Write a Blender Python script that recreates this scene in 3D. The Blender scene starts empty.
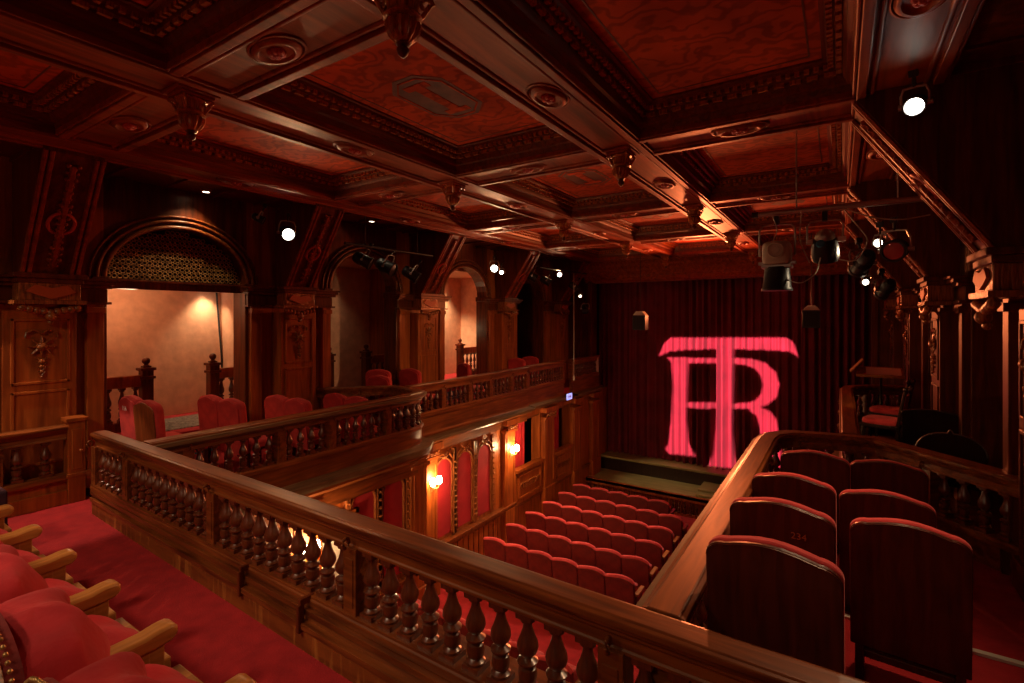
import bpy, math, random
from mathutils import Vector, Matrix
random.seed(7)
S = bpy.context.scene
COL = S.collection
PI = math.pi
R = math.radians

# ------------------------------------------------------------------ materials
def new_mat(name):
    m = bpy.data.materials.new(name); m.use_nodes = True
    nt = m.node_tree; b = nt.nodes['Principled BSDF']
    return m, nt, b

def wood(name, c1, c2, rough=0.35, axis='z', scale=1.0, coat=0.3, wear=0.0, bump=0.15):
    m, nt, b = new_mat(name)
    N, L = nt.nodes, nt.links
    tc = N.new('ShaderNodeTexCoord'); mp = N.new('ShaderNodeMapping')
    s = {'x': (1.2, 14, 14), 'y': (14, 1.2, 14), 'z': (14, 14, 1.2)}[axis]
    mp.inputs['Scale'].default_value = [v * scale for v in s]
    L.new(tc.outputs['Object'], mp.inputs['Vector'])
    n1 = N.new('ShaderNodeTexNoise'); n1.inputs['Scale'].default_value = 1.6; n1.inputs['Detail'].default_value = 6
    n1.inputs['Distortion'].default_value = 0.8
    L.new(mp.outputs[0], n1.inputs['Vector'])
    n2 = N.new('ShaderNodeTexNoise'); n2.inputs['Scale'].default_value = 2.3; n2.inputs['Detail'].default_value = 3
    L.new(tc.outputs['Object'], n2.inputs['Vector'])
    r = N.new('ShaderNodeValToRGB'); r.color_ramp.elements[0].position = 0.3; r.color_ramp.elements[1].position = 0.72
    r.color_ramp.elements[0].color = (*c1, 1); r.color_ramp.elements[1].color = (*c2, 1)
    L.new(n1.outputs['Fac'], r.inputs[0])
    mx = N.new('ShaderNodeMixRGB'); mx.blend_type = 'MULTIPLY'; mx.inputs[0].default_value = 0.55
    L.new(r.outputs[0], mx.inputs[1])
    r2 = N.new('ShaderNodeValToRGB'); r2.color_ramp.elements[0].position = 0.3; r2.color_ramp.elements[1].position = 0.7
    r2.color_ramp.elements[0].color = (0.58, 0.48, 0.42, 1); r2.color_ramp.elements[1].color = (1.0, 1.0, 1.0, 1)
    L.new(n2.outputs['Fac'], r2.inputs[0]); L.new(r2.outputs[0], mx.inputs[2])
    out = mx.outputs[0]
    if wear > 0:      # rubbed varnish showing pale timber in uneven streaks
        mw = N.new('ShaderNodeMapping'); mw.inputs['Scale'].default_value = (9, 9, 1.4)
        L.new(tc.outputs['Object'], mw.inputs['Vector'])
        nw = N.new('ShaderNodeTexNoise'); nw.inputs['Scale'].default_value = 1.5; nw.inputs['Detail'].default_value = 5
        L.new(mw.outputs[0], nw.inputs['Vector'])
        rw = N.new('ShaderNodeValToRGB'); rw.color_ramp.elements[0].position = 0.54; rw.color_ramp.elements[1].position = 0.72
        rw.color_ramp.elements[0].color = (0, 0, 0, 1); rw.color_ramp.elements[1].color = (wear, wear, wear, 1)
        L.new(nw.outputs['Fac'], rw.inputs[0])
        m3 = N.new('ShaderNodeMixRGB'); L.new(rw.outputs[0], m3.inputs[0]); L.new(out, m3.inputs[1])
        m3.inputs[2].default_value = (0.50, 0.17, 0.035, 1); out = m3.outputs[0]
    L.new(out, b.inputs['Base Color'])
    b.inputs['Roughness'].default_value = rough
    b.inputs['Coat Weight'].default_value = coat*.35; b.inputs['Coat Roughness'].default_value = 0.3; b.inputs['Specular IOR Level'].default_value = .35; b.inputs['Specular Tint'].default_value = (1,.75,.55,1)
    bp = N.new('ShaderNodeBump'); bp.inputs['Strength'].default_value = bump; bp.inputs['Distance'].default_value = 0.01
    L.new(n1.outputs['Fac'], bp.inputs['Height']); L.new(bp.outputs[0], b.inputs['Normal'])
    return m

def fabric(name, c1, c2, scale=6.0, sheen=0.4, rough=0.9, bump=0.3):
    m, nt, b = new_mat(name); N, L = nt.nodes, nt.links
    tc = N.new('ShaderNodeTexCoord')
    n = N.new('ShaderNodeTexNoise'); n.inputs['Scale'].default_value = scale; n.inputs['Detail'].default_value = 5
    L.new(tc.outputs['Object'], n.inputs['Vector'])
    r = N.new('ShaderNodeValToRGB'); r.color_ramp.elements[0].position = 0.35; r.color_ramp.elements[1].position = 0.68
    r.color_ramp.elements[0].color = (*c1, 1); r.color_ramp.elements[1].color = (*c2, 1)
    L.new(n.outputs['Fac'], r.inputs[0]); L.new(r.outputs[0], b.inputs['Base Color'])
    b.inputs['Roughness'].default_value = rough
    b.inputs['Sheen Weight'].default_value = sheen; b.inputs['Sheen Tint'].default_value = (1, 0.35, 0.3, 1)
    n2 = N.new('ShaderNodeTexNoise'); n2.inputs['Scale'].default_value = scale * 12
    L.new(tc.outputs['Object'], n2.inputs['Vector'])
    bp = N.new('ShaderNodeBump'); bp.inputs['Strength'].default_value = bump; bp.inputs['Distance'].default_value = 0.004
    L.new(n2.outputs['Fac'], bp.inputs['Height']); L.new(bp.outputs[0], b.inputs['Normal'])
    return m

def plain(name, c, rough=0.5, metal=0.0, emit=None, es=0.0, noise=0.0, nscale=8):
    m, nt, b = new_mat(name)
    b.inputs['Base Color'].default_value = (*c, 1); b.inputs['Roughness'].default_value = rough
    b.inputs['Metallic'].default_value = metal
    if emit: b.inputs['Emission Color'].default_value = (*emit, 1); b.inputs['Emission Strength'].default_value = es
    if noise:
        N, L = nt.nodes, nt.links
        tc = N.new('ShaderNodeTexCoord'); n = N.new('ShaderNodeTexNoise'); n.inputs['Scale'].default_value = nscale
        n.inputs['Detail'].default_value = 6; L.new(tc.outputs['Object'], n.inputs['Vector'])
        r = N.new('ShaderNodeValToRGB'); r.color_ramp.elements[0].position = 0.3; r.color_ramp.elements[1].position = 0.7
        r.color_ramp.elements[0].color = (*[v * (1 - noise) for v in c], 1); r.color_ramp.elements[1].color = (*c, 1)
        L.new(n.outputs['Fac'], r.inputs[0]); L.new(r.outputs[0], b.inputs['Base Color'])
        bp = N.new('ShaderNodeBump'); bp.inputs['Strength'].default_value = 0.5; bp.inputs['Distance'].default_value = 0.01
        L.new(n.outputs['Fac'], bp.inputs['Height']); L.new(bp.outputs[0], b.inputs['Normal'])
    return m

def painted_panel(name):
    # red ground with darker scrolling foliage
    m, nt, b = new_mat(name); N, L = nt.nodes, nt.links
    tc = N.new('ShaderNodeTexCoord')
    n0 = N.new('ShaderNodeTexNoise'); n0.inputs['Scale'].default_value = 2.2; n0.inputs['Detail'].default_value = 2
    L.new(tc.outputs['Object'], n0.inputs['Vector'])
    w = N.new('ShaderNodeTexWave'); w.wave_type = 'RINGS'; w.inputs['Scale'].default_value = 2.4
    w.inputs['Distortion'].default_value = 16; w.inputs['Detail'].default_value = 2.5; w.inputs['Detail Scale'].default_value = 1.6
    L.new(tc.outputs['Object'], w.inputs['Vector'])
    r = N.new('ShaderNodeValToRGB'); e = r.color_ramp.elements
    e[0].position = 0.1; e[0].color = (0.36, 0.045, 0.012, 1); e[1].position = 0.55; e[1].color = (0.58, 0.070, 0.014, 1)
    L.new(w.outputs['Color'], r.inputs[0])
    mx = N.new('ShaderNodeMixRGB'); mx.blend_type = 'MULTIPLY'; mx.inputs[0].default_value = 0.6
    r2 = N.new('ShaderNodeValToRGB'); r2.color_ramp.elements[0].position = 0.35; r2.color_ramp.elements[1].position = 0.65
    r2.color_ramp.elements[0].color = (0.45, 0.4, 0.4, 1); r2.color_ramp.elements[1].color = (1.1, 1.15, 1.0, 1)
    L.new(n0.outputs['Fac'], r2.inputs[0]); L.new(r.outputs[0], mx.inputs[1]); L.new(r2.outputs[0], mx.inputs[2])
    L.new(mx.outputs[0], b.inputs['Base Color']); b.inputs['Roughness'].default_value = 0.75; b.inputs['Specular IOR Level'].default_value = .12
    return m

W_rail = wood('mahogany_rail', (0.080, 0.016, 0.004), (0.30, 0.072, 0.015), 0.38, 'x', 0.8, 0.45)
W_railv = wood('mahogany_rail_y', (0.095, 0.020, 0.005), (0.34, 0.088, 0.018), 0.38, 'y', 0.8, 0.45)
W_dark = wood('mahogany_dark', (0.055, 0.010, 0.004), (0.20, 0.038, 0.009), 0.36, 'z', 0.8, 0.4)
W_bal = wood('turned_mahogany', (0.06, 0.012, 0.005), (0.20, 0.045, 0.012), 0.22, 'z', 0.8, 2.6)
W_ceil = wood('ceiling_wood', (0.15, 0.018, 0.004), (0.42, 0.062, 0.010), 0.48, 'y', 0.6, 0.0)
W_moul = wood('moulding_wood', (0.09, 0.013, 0.004), (0.24, 0.040, 0.008), 0.42, 'y', 1.0, 0.3)
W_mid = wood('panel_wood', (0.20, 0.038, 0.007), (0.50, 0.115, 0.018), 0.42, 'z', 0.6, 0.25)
W_plinth = wood('worn_plinth_wood', (0.13, 0.030, 0.007), (0.30, 0.075, 0.015), 0.5, 'x', 0.7, 0.15, wear=0.8)
W_ledge = wood('worn_ledge_wood', (0.10, 0.055, 0.025), (0.26, 0.15, 0.07), 0.5, 'y', 1.0, 0.2)
W_honey = wood('honey_wood', (0.28, 0.095, 0.020), (0.55, 0.21, 0.048), 0.34, 'y', 1.2, 0.6)
W_seat = wood('seat_back_wood', (0.055, 0.008, 0.004), (0.13, 0.018, 0.008), 0.38, 'z', 1.0, 0.3)
W_brownseat = wood('brown_seat_back', (0.16, 0.035, 0.010), (0.32, 0.075, 0.02), 0.38, 'z', 1.0, 0.3)
W_stage = wood('stage_boards', (0.20, 0.15, 0.055), (0.36, 0.28, 0.10), 0.45, 'x', 0.6, 0.2)
W_black = wood('ebonised_wood', (0.012, 0.006, 0.004), (0.035, 0.014, 0.008), 0.3, 'z', 1.0, 0.4)
F_plush = fabric('red_plush', (0.32, 0.005, 0.008), (0.58, 0.016, 0.020), 4, 0.06, bump=.6)
M_orn2 = wood('gilded_carving', (0.22, 0.050, 0.012), (0.68, 0.20, 0.045), 0.25, 'z', 2.5, 0.6, bump=0.5)
F_roll = fabric('lit_red_roll', (0.62, 0.05, 0.05), (0.80, 0.10, 0.10), 10, 0.2)  # light falling on the seat tops is put into this brighter pink
F_stall = fabric('stalls_back_cloth', (0.12, 0.008, 0.005), (0.20, 0.015, 0.008), 9, 0.0, .6, .1)
F_red = fabric('red_velvet', (0.34, 0.010, 0.008), (0.54, 0.026, 0.018), 8, 0.1)
F_redb = fabric('red_velvet_bright', (0.50, 0.022, 0.022), (0.68, 0.045, 0.040), 8, 0.5)
F_pink = fabric('faded_red_cushion', (0.50, 0.06, 0.07), (0.60, 0.10, 0.10), 8, 0.3)
F_backred = fabric('deep_red_back', (0.16, 0.007, 0.005), (0.26, 0.016, 0.009), 8, 0.1, 0.6, 0.1)
F_carpet = fabric('red_carpet', (0.30, 0.004, 0.006), (0.40, 0.008, 0.009), 9, 0.0, 0.95, 0.8)
F_curtain = fabric('stage_curtain_velvet', (0.11, 0.002, 0.006), (0.18, 0.004, 0.013), 2, 0.1, 0.85, 0.1)
F_maroon = fabric('maroon_cloth', (0.03, 0.004, 0.012), (0.06, 0.008, 0.02), 8, 0.1)
F_drape = fabric('red_wall_drape', (0.30, 0.003, 0.006), (0.42, 0.006, 0.010), 3, 0.0)
P_panel = painted_panel('painted_coffer')
P_motif = plain('painted_motif', (0.19, 0.040, 0.014), 0.6, noise=0.5)
P_peach = plain('peach_plaster', (0.74, 0.38, 0.22), 0.85, noise=0.22, nscale=7)
P_cream = plain('cream_paint', (0.60, 0.50, 0.38), 0.7)
P_void = plain('dark_void', (0.010, 0.006, 0.005), 0.9)
M_black = plain('black_metal', (0.02, 0.02, 0.022), 0.4, 0.3)
M_grey = plain('grey_enamel', (0.50, 0.46, 0.36), 0.45, 0.1)
M_steel = plain('worn_steel', (0.45, 0.42, 0.38), 0.35, 0.9)
M_brass = plain('brass', (0.55, 0.33, 0.12), 0.35, 0.9)
M_gilt = plain('gilt', (0.75, 0.42, 0.14), 0.35, 0.4, noise=0.8, nscale=30)
M_glass = plain('red_reflection_lens', (0.35, 0.05, 0.05), 0.08, 0.2)  # red reflection in the lens put into the glass colour
M_blue = plain('blue_glint_lens', (0.05, 0.25, 0.45), 0.08, 0.2)  # blue glint painted as the colour of the lens
M_white = plain('white_paper', (0.8, 0.76, 0.68), 0.7)
M_ring = plain('red_paint_ring', (0.50, 0.05, 0.03), 0.4)
M_orn = wood('carved_wood', (0.12, 0.026, 0.008), (0.48, 0.14, 0.036), 0.25, 'z', 2.5, 0.4, bump=0.5)
M_carpet2 = plain('patterned_runner', (0.30, 0.24, 0.18), 0.95, noise=0.85, nscale=26)
def emis(name, c, s): return plain(name, (0.8, 0.8, 0.8), 0.5, emit=c, es=s)
E_lamp = emis('lit_lens', (1.0, 0.93, 0.80), 16)
E_spot = emis('lit_lens_soft', (1.0, 0.85, 0.62), 9)
E_bulb = emis('lit_bulb_shade', (1.0, 0.74, 0.42), 90)
E_sign = emis('lit_sign', (0.35, 0.38, 1.0), 1.1)

# ------------------------------------------------------------------ mesh builder
class MB:
    def __init__(s): s.v = []; s.f = []
    def add(s, vs, fs):
        n = len(s.v); s.v += [tuple(v) for v in vs]; s.f += [tuple(i + n for i in f) for f in fs]
    def box(s, x0, x1, y0, y1, z0, z1):
        if x0 > x1: x0, x1 = x1, x0
        if y0 > y1: y0, y1 = y1, y0
        s.add([(x0,y0,z0),(x1,y0,z0),(x1,y1,z0),(x0,y1,z0),(x0,y0,z1),(x1,y0,z1),(x1,y1,z1),(x0,y1,z1)],
              [(0,3,2,1),(4,5,6,7),(0,1,5,4),(1,2,6,5),(2,3,7,6),(3,0,4,7)])
    def mbox(s, M, x0, x1, y0, y1, z0, z1):
        vs = [M @ Vector(p) for p in [(x0,y0,z0),(x1,y0,z0),(x1,y1,z0),(x0,y1,z0),(x0,y0,z1),(x1,y0,z1),(x1,y1,z1),(x0,y1,z1)]]
        s.add(vs, [(0,3,2,1),(4,5,6,7),(0,1,5,4),(1,2,6,5),(2,3,7,6),(3,0,4,7)])
    def prism(s, poly, z0, z1):           # poly xy, ccw
        n = len(poly)
        s.add([(x,y,z0) for x,y in poly]+[(x,y,z1) for x,y in poly],
              [tuple(range(n-1,-1,-1)), tuple(range(n,2*n))]+[(i,(i+1)%n,n+(i+1)%n,n+i) for i in range(n)])
    def extr(s, poly, M, t):              # poly in local xy, extruded along local z by t, placed by M
        n = len(poly)
        s.add([M @ Vector((x,y,0)) for x,y in poly]+[M @ Vector((x,y,t)) for x,y in poly],
              [tuple(range(n-1,-1,-1)), tuple(range(n,2*n))]+[(i,(i+1)%n,n+(i+1)%n,n+i) for i in range(n)])
    def lathe(s, prof, M=Matrix(), seg=14, flute=0.0):  # prof: (r,z)
        vs = []
        for r, z in prof:
            for k in range(seg):
                a = 2*PI*k/seg; rr = r*(1-flute*(k % 2)) if flute else r
                vs.append(M @ Vector((rr*math.cos(a), rr*math.sin(a), z)))
        fs = []
        for i in range(len(prof)-1):
            for k in range(seg):
                k2 = (k+1) % seg
                fs.append((i*seg+k, i*seg+k2, (i+1)*seg+k2, (i+1)*seg+k))
        n = len(prof)-1
        fs.append(tuple(range(seg-1,-1,-1))); fs.append(tuple(n*seg+k for k in range(seg)))
        s.add(vs, fs)
    def tube(s, pts, r, seg=8, closed=False):
        P = [Vector(p) for p in pts]; n = len(P); vs = []
        up = Vector((0,0,1))
        for i in range(n):
            a = P[(i-1) % n] if (i > 0 or closed) else P[0]; b = P[(i+1) % n] if (i < n-1 or closed) else P[-1]
            t = (b-a).normalized()
            u = t.cross(up)
            if u.length < 1e-3: u = t.cross(Vector((0,1,0)))
            u.normalize(); w = u.cross(t)
            rr = r[i] if isinstance(r, (list, tuple)) else r
            for k in range(seg):
                q = 2*PI*k/seg; vs.append(P[i]+u*(math.cos(q)*rr)+w*(math.sin(q)*rr))
        fs = []
        for i in range(n if closed else n-1):
            j = (i+1) % n
            for k in range(seg):
                k2 = (k+1) % seg; fs.append((i*seg+k, j*seg+k, j*seg+k2, i*seg+k2))
        if not closed: fs.append(tuple(range(seg))); fs.append(tuple((n-1)*seg+k for k in range(seg-1,-1,-1)))
        s.add(vs, fs)
    def sweep(s, path, prof, z=0.0, closed=False):   # prof closed polygon (s offset left, dz)
        n = len(path); m = len(prof); vs = []
        for i in range(n):
            p = Vector(path[i])
            a = Vector(path[i-1]) if (i > 0 or closed) else None
            b = Vector(path[(i+1) % n]) if (i < n-1 or closed) else None
            d1 = (p-a).normalized() if a is not None else None; d2 = (b-p).normalized() if b is not None else None
            if d1 is None: d1 = d2
            if d2 is None: d2 = d1
            n1 = Vector((-d1.y, d1.x)); n2 = Vector((-d2.y, d2.x)); nn = (n1+n2)
            nn = nn/ max(0.3, nn.dot(n1))
            for so, dz in prof: vs.append((p.x+nn.x*so, p.y+nn.y*so, z+dz))
        fs = []
        for i in range(n if closed else n-1):
            j = (i+1) % n
            for k in range(m): fs.append((i*m+k, j*m+k, j*m+(k+1) % m, i*m+(k+1) % m))
        if not closed: fs.append(tuple(range(m))); fs.append(tuple((n-1)*m+k for k in range(m-1,-1,-1)))
        s.add(vs, fs)
    def ball(s, c, r, seg=10, rings=6, sc=(1,1,1)):
        pr = [(max(1e-4, r*math.sin(PI*i/rings)), -r*math.cos(PI*i/rings)) for i in range(rings+1)]
        s.lathe(pr, Matrix.Translation(c) @ Matrix.Diagonal((*sc, 1)), seg)
    def grid(s, f, nu, nv):
        vs = [f(i/nu, j/nv) for j in range(nv+1) for i in range(nu+1)]
        s.add(vs, [(j*(nu+1)+i, j*(nu+1)+i+1, (j+1)*(nu+1)+i+1, (j+1)*(nu+1)+i) for j in range(nv) for i in range(nu)])
    def build(s, name, mat, parent=None, loc=None, rz=0.0, smooth=None, bevel=0.0, subsurf=0):
        me = bpy.data.meshes.new(name); me.from_pydata(s.v, [], s.f)
        me.materials.append(mat); me.validate(); me.update()
        import bmesh
        bm = bmesh.new(); bm.from_mesh(me); bmesh.ops.recalc_face_normals(bm, faces=bm.faces); bm.to_mesh(me); bm.free()
        if smooth is not None:
            me.shade_smooth(); me.set_sharp_from_angle(angle=R(smooth))
        o = bpy.data.objects.new(name, me); COL.objects.link(o)
        if parent is not None: o.parent = parent
        if loc is not None: o.location = loc
        o.rotation_euler.z = rz
        if bevel: 
            b = o.modifiers.new('b', 'BEVEL'); b.width = bevel; b.segments = 2; b.limit_method = 'ANGLE'
        if subsurf:
            q = o.modifiers.new('s', 'SUBSURF'); q.levels = subsurf; q.render_levels = subsurf
        return o

def tag(o, label, cat, group=None):
    o['label'] = label; o['category'] = cat
    if group: o['group'] = group
    return o
def thing(name, label, cat, loc=(0,0,0), rz=0.0, group=None):
    o = bpy.data.objects.new(name, None); COL.objects.link(o); o.location = loc; o.rotation_euler = (0,0,rz)
    o.empty_display_size = 0.1
    return tag(o, label, cat, group)
def struct(o): o['kind'] = 'structure'; return o
def dup(root, loc, rz=0.0, label=None, group=None, rot=None, scale=None):
    r = root.copy(); COL.objects.link(r); r.location = loc
    r.rotation_euler = rot if rot is not None else (0,0,rz)
    if scale: r.scale = scale
    if label: r['label'] = label
    if group: r['group'] = group
    for ch in list(root.children):
        c = ch.copy(); COL.objects.link(c); c.parent = r
        for g in list(ch.children):
            d = g.copy(); COL.objects.link(d); d.parent = c
    return r
def T(x, y, z): return Matrix.Translation((x, y, z))
ORD = ['first','second','third','fourth','fifth','sixth','seventh','eighth','ninth','tenth','eleventh','twelfth']

# ------------------------------------------------------------------ key dimensions
EYE = 1.95
XL, XR = -7.25, 1.15            # gallery side walls
AX = -3.05                      # hall axis
YG = [1.75, 4.65, 7.55, 10.5, 13.45]
XG = [-6.02, -3.90, -1.78, 0.34]
ZB = 3.55                       # underside of ceiling beams
def mir(x): return 2*AX - x

# ------------------------------------------------------------------ ceiling
def rect_loop(x0, x1, y0, y1): return [(x0,y0),(x1,y0),(x1,y1),(x0,y1)]   # ccw: left is inside
ceil_root = bpy.data.objects.new('ceiling', None); COL.objects.link(ceil_root); ceil_root['kind'] = 'structure'
HB = 0.25
YC = [-2.6] + YG + [14.3]
mb = MB(); mb.box(-7.6, 1.6, -3.2, 14.6, 4.02, 4.12); mb.build('ceiling_deck', W_moul, ceil_root)
for k, x in enumerate(XG):     # depth beams
    mb = MB(); mb.box(x-HB, x+HB, -3.0, 14.3, ZB, 3.95)
    for s in (-1, 1):
        mb.box(x+s*(HB-0.005), x+s*(HB-0.065), -3.0, 14.3, ZB-0.035, ZB+0.01)
        mb.tube([(x+s*(HB-0.10), -3.0, ZB-0.002), (x+s*(HB-0.10), 14.3, ZB-0.002)], 0.018, 6)
        mb.box(x+s*(HB), x+s*(HB+0.02), -3.0, 14.3, ZB-0.02, ZB+0.03)
    mb.build('beam', W_ceil, ceil_root, bevel=0.006)
for y in YG:                   # cross beams
    for i in range(3):
        x0, x1 = XG[i]+HB, XG[i+1]-HB
        mb = MB(); mb.box(x0, x1, y-HB, y+HB, ZB+0.004, 3.95)
        for s in (-1, 1):
            mb.box(x0, x1, y+s*(HB-0.005), y+s*(HB-0.065), ZB-0.031, ZB+0.01)
            mb.tube([(x0, y+s*(HB-0.10), ZB), (x1, y+s*(HB-0.10), ZB)], 0.018, 6)
            mb.box(x0, x1, y+s*HB, y+s*(HB+0.02), ZB-0.018, ZB+0.03)
        mb.build('beam', W_ceil, ceil_root, bevel=0.006)
for i in range(3):             # coffers
    for j in range(len(YC)-1):
        x0, x1 = XG[i]+HB, XG[i+1]-HB
        y0 = YC[j]+(HB if j else -0.3); y1 = YC[j+1]-(HB if j < len(YC)-2 else 0)
        if y1-y0 < 0.4: continue
        loop = rect_loop(x0, x1, y0, y1)
        mb = MB()
        prof = [(0,0.02),(0.02,0.03),(0.03,0.075),(0.055,0.085),(0.075,0.12),(0.078,0.15),(0.115,0.155),(0.125,0.185),(0.16,0.19),(0.175,0.215),(0.20,0.22),(0.20,0.40),(0,0.40)]
        mb.sweep(loop, prof, ZB, closed=True)
        mb.build('coffer_moulding', W_moul, ceil_root, smooth=35)
        # dentils / beads on two steps
        mb = MB()
        def beads(off, z, r, step, lay):
            xs0, xs1, ys0, ys1 = x0+off, x1-off, y0+off, y1-off
            nx = max(1, int((xs1-xs0)/step)); ny = max(1, int((ys1-ys0)/step))
            for k in range(nx):
                xx = xs0+(k+0.5)*(xs1-xs0)/nx
                for yy in (ys0, ys1):
                    mb.box(xx-lay*r, xx+lay*r, yy-r, yy+r, z-r, z+r)
            for k in range(ny):
                yy = ys0+(k+0.5)*(ys1-ys0)/ny
                for xx in (xs0, xs1):
                    mb.box(xx-r, xx+r, yy-lay*r, yy+lay*r, z-r, z+r)
        beads(0.100, 0.146+ZB, 0.016, 0.105, 2.2)
        beads(0.148, 0.182+ZB, 0.016, 0.060, 1.0)
        mb.build('coffer_beading', M_orn2, ceil_root)
        zp = ZB+0.235
        mb = MB(); mb.box(x0+0.19, x1-0.19, y0+0.19, y1-0.19, zp, zp+0.03)
        pn = mb.build('coffer_panel', P_panel, ceil_root)
        # painted border and centre motif, thin relief
        mb = MB(); inset = rect_loop(x0+0.27, x1-0.27, y0+0.27, y1-0.27)
        mb.sweep(inset, [(0,0),(0.012,0),(0.012,-0.004),(0,-0.004)], zp, closed=True)
        cx, cy = (x0+x1)/2, (y0+y1)/2
        if y1-y0 > 1.5:
            if i == 1:
                a, b, c = 0.27, 0.42, 0.16
                oct_ = [(-a,-b+c),(-a+c,-b),(a-c,-b),(a,-b+c),(a,b-c),(a-c,b),(-a+c,b),(-a,b-c)]
                mb.extr(oct_, T(cx,cy,zp-0.004), 0.004)
                mb2 = MB()
                for q in [(-.05,.05,-.22,.22),(-.12,.12,-.30,-.22),(-.12,.12,.22,.30)]: mb2.box(cx+q[0],cx+q[1],cy+q[2],cy+q[3],zp-0.009,zp-0.004)
                mb2.sweep([(cx+u*0.9, cy+v*0.9) for u, v in oct_], [(0,0),(0.015,0),(0.015,-0.006),(0,-0.006)], zp-0.003, closed=True)
                mb2.build('painted_scroll', P_panel, ceil_root)
            elif j >= 3:
                sh = [(-.32,-.50),(-.10,-.34),(.12,-.42),(.30,-.22),(.18,0.05),(.32,.26),(.26,.50),(.02,.40),(-.14,.52),(-.30,.32),(-.18,.08),(-.34,-.16)]
                mb.extr([(u*.8, v*.75) for u, v in sh], T(cx,cy,zp-0.004), 0.004)
        mb.build('painted_motif', P_motif, ceil_root)

def medallion(cx, cy, along):
    sx, sy = (1.0, 1.7) if along == 'y' else (1.7, 1.0)
    M = T(cx, cy, ZB) @ Matrix.Diagonal((sx, sy, -1, 1))
    mb = MB(); mb.lathe([(0.115,0),(0.115,0.012),(0.100,0.03),(0.085,0.03),(0.075,0.012),(0.06,0.010),(0.0005,0.010)], M, 24)
    mb.lathe([(0.135,0),(0.135,0.008),(0.125,0.012),(0.12,0.0)], M, 24)
    o = mb.build('medallion', W_ceil, ceil_root, smooth=50)
    mb = MB()
    for k in range(6):
        a = k*PI/3; mb.ball((cx+math.cos(a)*0.032*sx*.8, cy+math.sin(a)*0.032*sy*.8, ZB-0.02), 0.024, 8, 5)
    mb.ball((cx, cy, ZB-0.03), 0.024, 8, 5)
    mb.build('rosette', M_ring, o)
for x in XG:
    for j in range(len(YG)-1): medallion(x, (YG[j]+YG[j+1])/2, 'y')
    medallion(x, 0.3, 'y')
for y in YG:
    for i in range(3): medallion((XG[i]+XG[i+1])/2, y, 'x')
for s, x0, x1 in ((0, -7.6, XG[0]-HB), (1, XG[3]+HB, 1.6)):     # boarded strips over the galleries
    mb = MB(); mb.box(x0, x1, -3.2, 14.4, 3.60, 3.68)
    for k in range(30): mb.box(x0, x1, -3.1+k*0.6, -3.06+k*0.6, 3.575, 3.61)
    for y in YG: mb.box(x0, x1, y-HB, y+HB, ZB, 3.62)
    mb.build('side_soffit', W_dark, ceil_root, bevel=0.005)

# ceiling pendants
def pendant(name='ceiling_pendant'):
    t = thing(name, '', 'ceiling pendant', (0,0,0), 0, 'carved pendants at the beam crossings')
    mb = MB(); mb.box(-.16,.16,-.16,.16,-.035,0); mb.box(-.13,.13,-.13,.13,-.06,-.03)
    mb.build('abacus', W_ceil, t, bevel=0.008)
    mb = MB(); mb.lathe([(.115,-.06),(.12,-.075),(.095,-.09),(.085,-.16),(.105,-.18),(.11,-.195),(.08,-.21)], seg=20)
    for k in range(4):
        a = PI/4+k*PI/2; c, s = math.cos(a), math.sin(a)
        pts = [(c*(.135+.035*math.cos(q)), s*(.135+.035*math.cos(q)), -.10+.035*math.sin(q)) for q in [i*PI/4 for i in range(7)]]
        mb.tube(pts, 0.014, 6); mb.tube([(c*.15,s*.15,-.10),(c*.11,s*.11,-.17),(c*.09,s*.09,-.19)], 0.014, 6)
    mb.build('scroll_capital', M_orn2, t, smooth=45)
    mb = MB(); mb.lathe([(.07,-.21),(.10,-.222),(.105,-.25),(.085,-.30),(.055,-.335),(.03,-.345)], seg=28, flute=0.14)
    mb.build('fluted_bowl', M_orn2, t, smooth=30)
    mb = MB(); mb.lathe([(.03,-.34),(.042,-.352),(.025,-.365),(.038,-.385),(.03,-.41),(.012,-.43),(.0005,-.435)], seg=14)
    mb.build('finial', W_dark, t, smooth=50)
    for c in t.children: c.scale = (.86,.86,.80)
    return t
PL = {0:'the beam crossing above the balcony front', 1:'the crossing one bay past the balcony',
      2:'the crossing halfway down the hall', 3:'the crossing one bay before the curtain', 4:'the last crossing by the curtain'}
p0 = None
for j, y in enumerate(YG):
    for i in (1, 2):
        if (i, j) == (2, 4): pass
        side = 'lit gallery side' if i == 1 else 'dark gallery side'
        lab = 'carved pendant under %s, %s' % (PL[j], side)
        if p0 is None:
            p0 = pendant(); p0.location = (XG[i], y, ZB); p0['label'] = lab
        else: dup(p0, (XG[i], y, ZB), 0, lab)

# cornice over the curtain
mb = MB()
mb.sweep([(-6.6, 14.3), (0.9, 14.3)], [(0,0.6),(0.36,0.6),(0.36,0.50),(0.28,0.44),(0.28,0.36),(0.22,0.30),(0.22,0.20),(0.14,0.14),(0.14,0.06),(0.05,0.0),(-.3,0),(-.3,.6)][::-1], 2.95)
E_ = mb
# orientation: path runs +X so left is +Y; flip to face the hall
mb.v = [(x, 2*14.3-y, z) for x, y, z in mb.v]
for k in range(60): mb.box(-6.5+k*.125, -6.44+k*.125, 14.10, 14.16, 3.10, 3.15)
struct(mb.build('trim_1', W_ceil, smooth=30))

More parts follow.
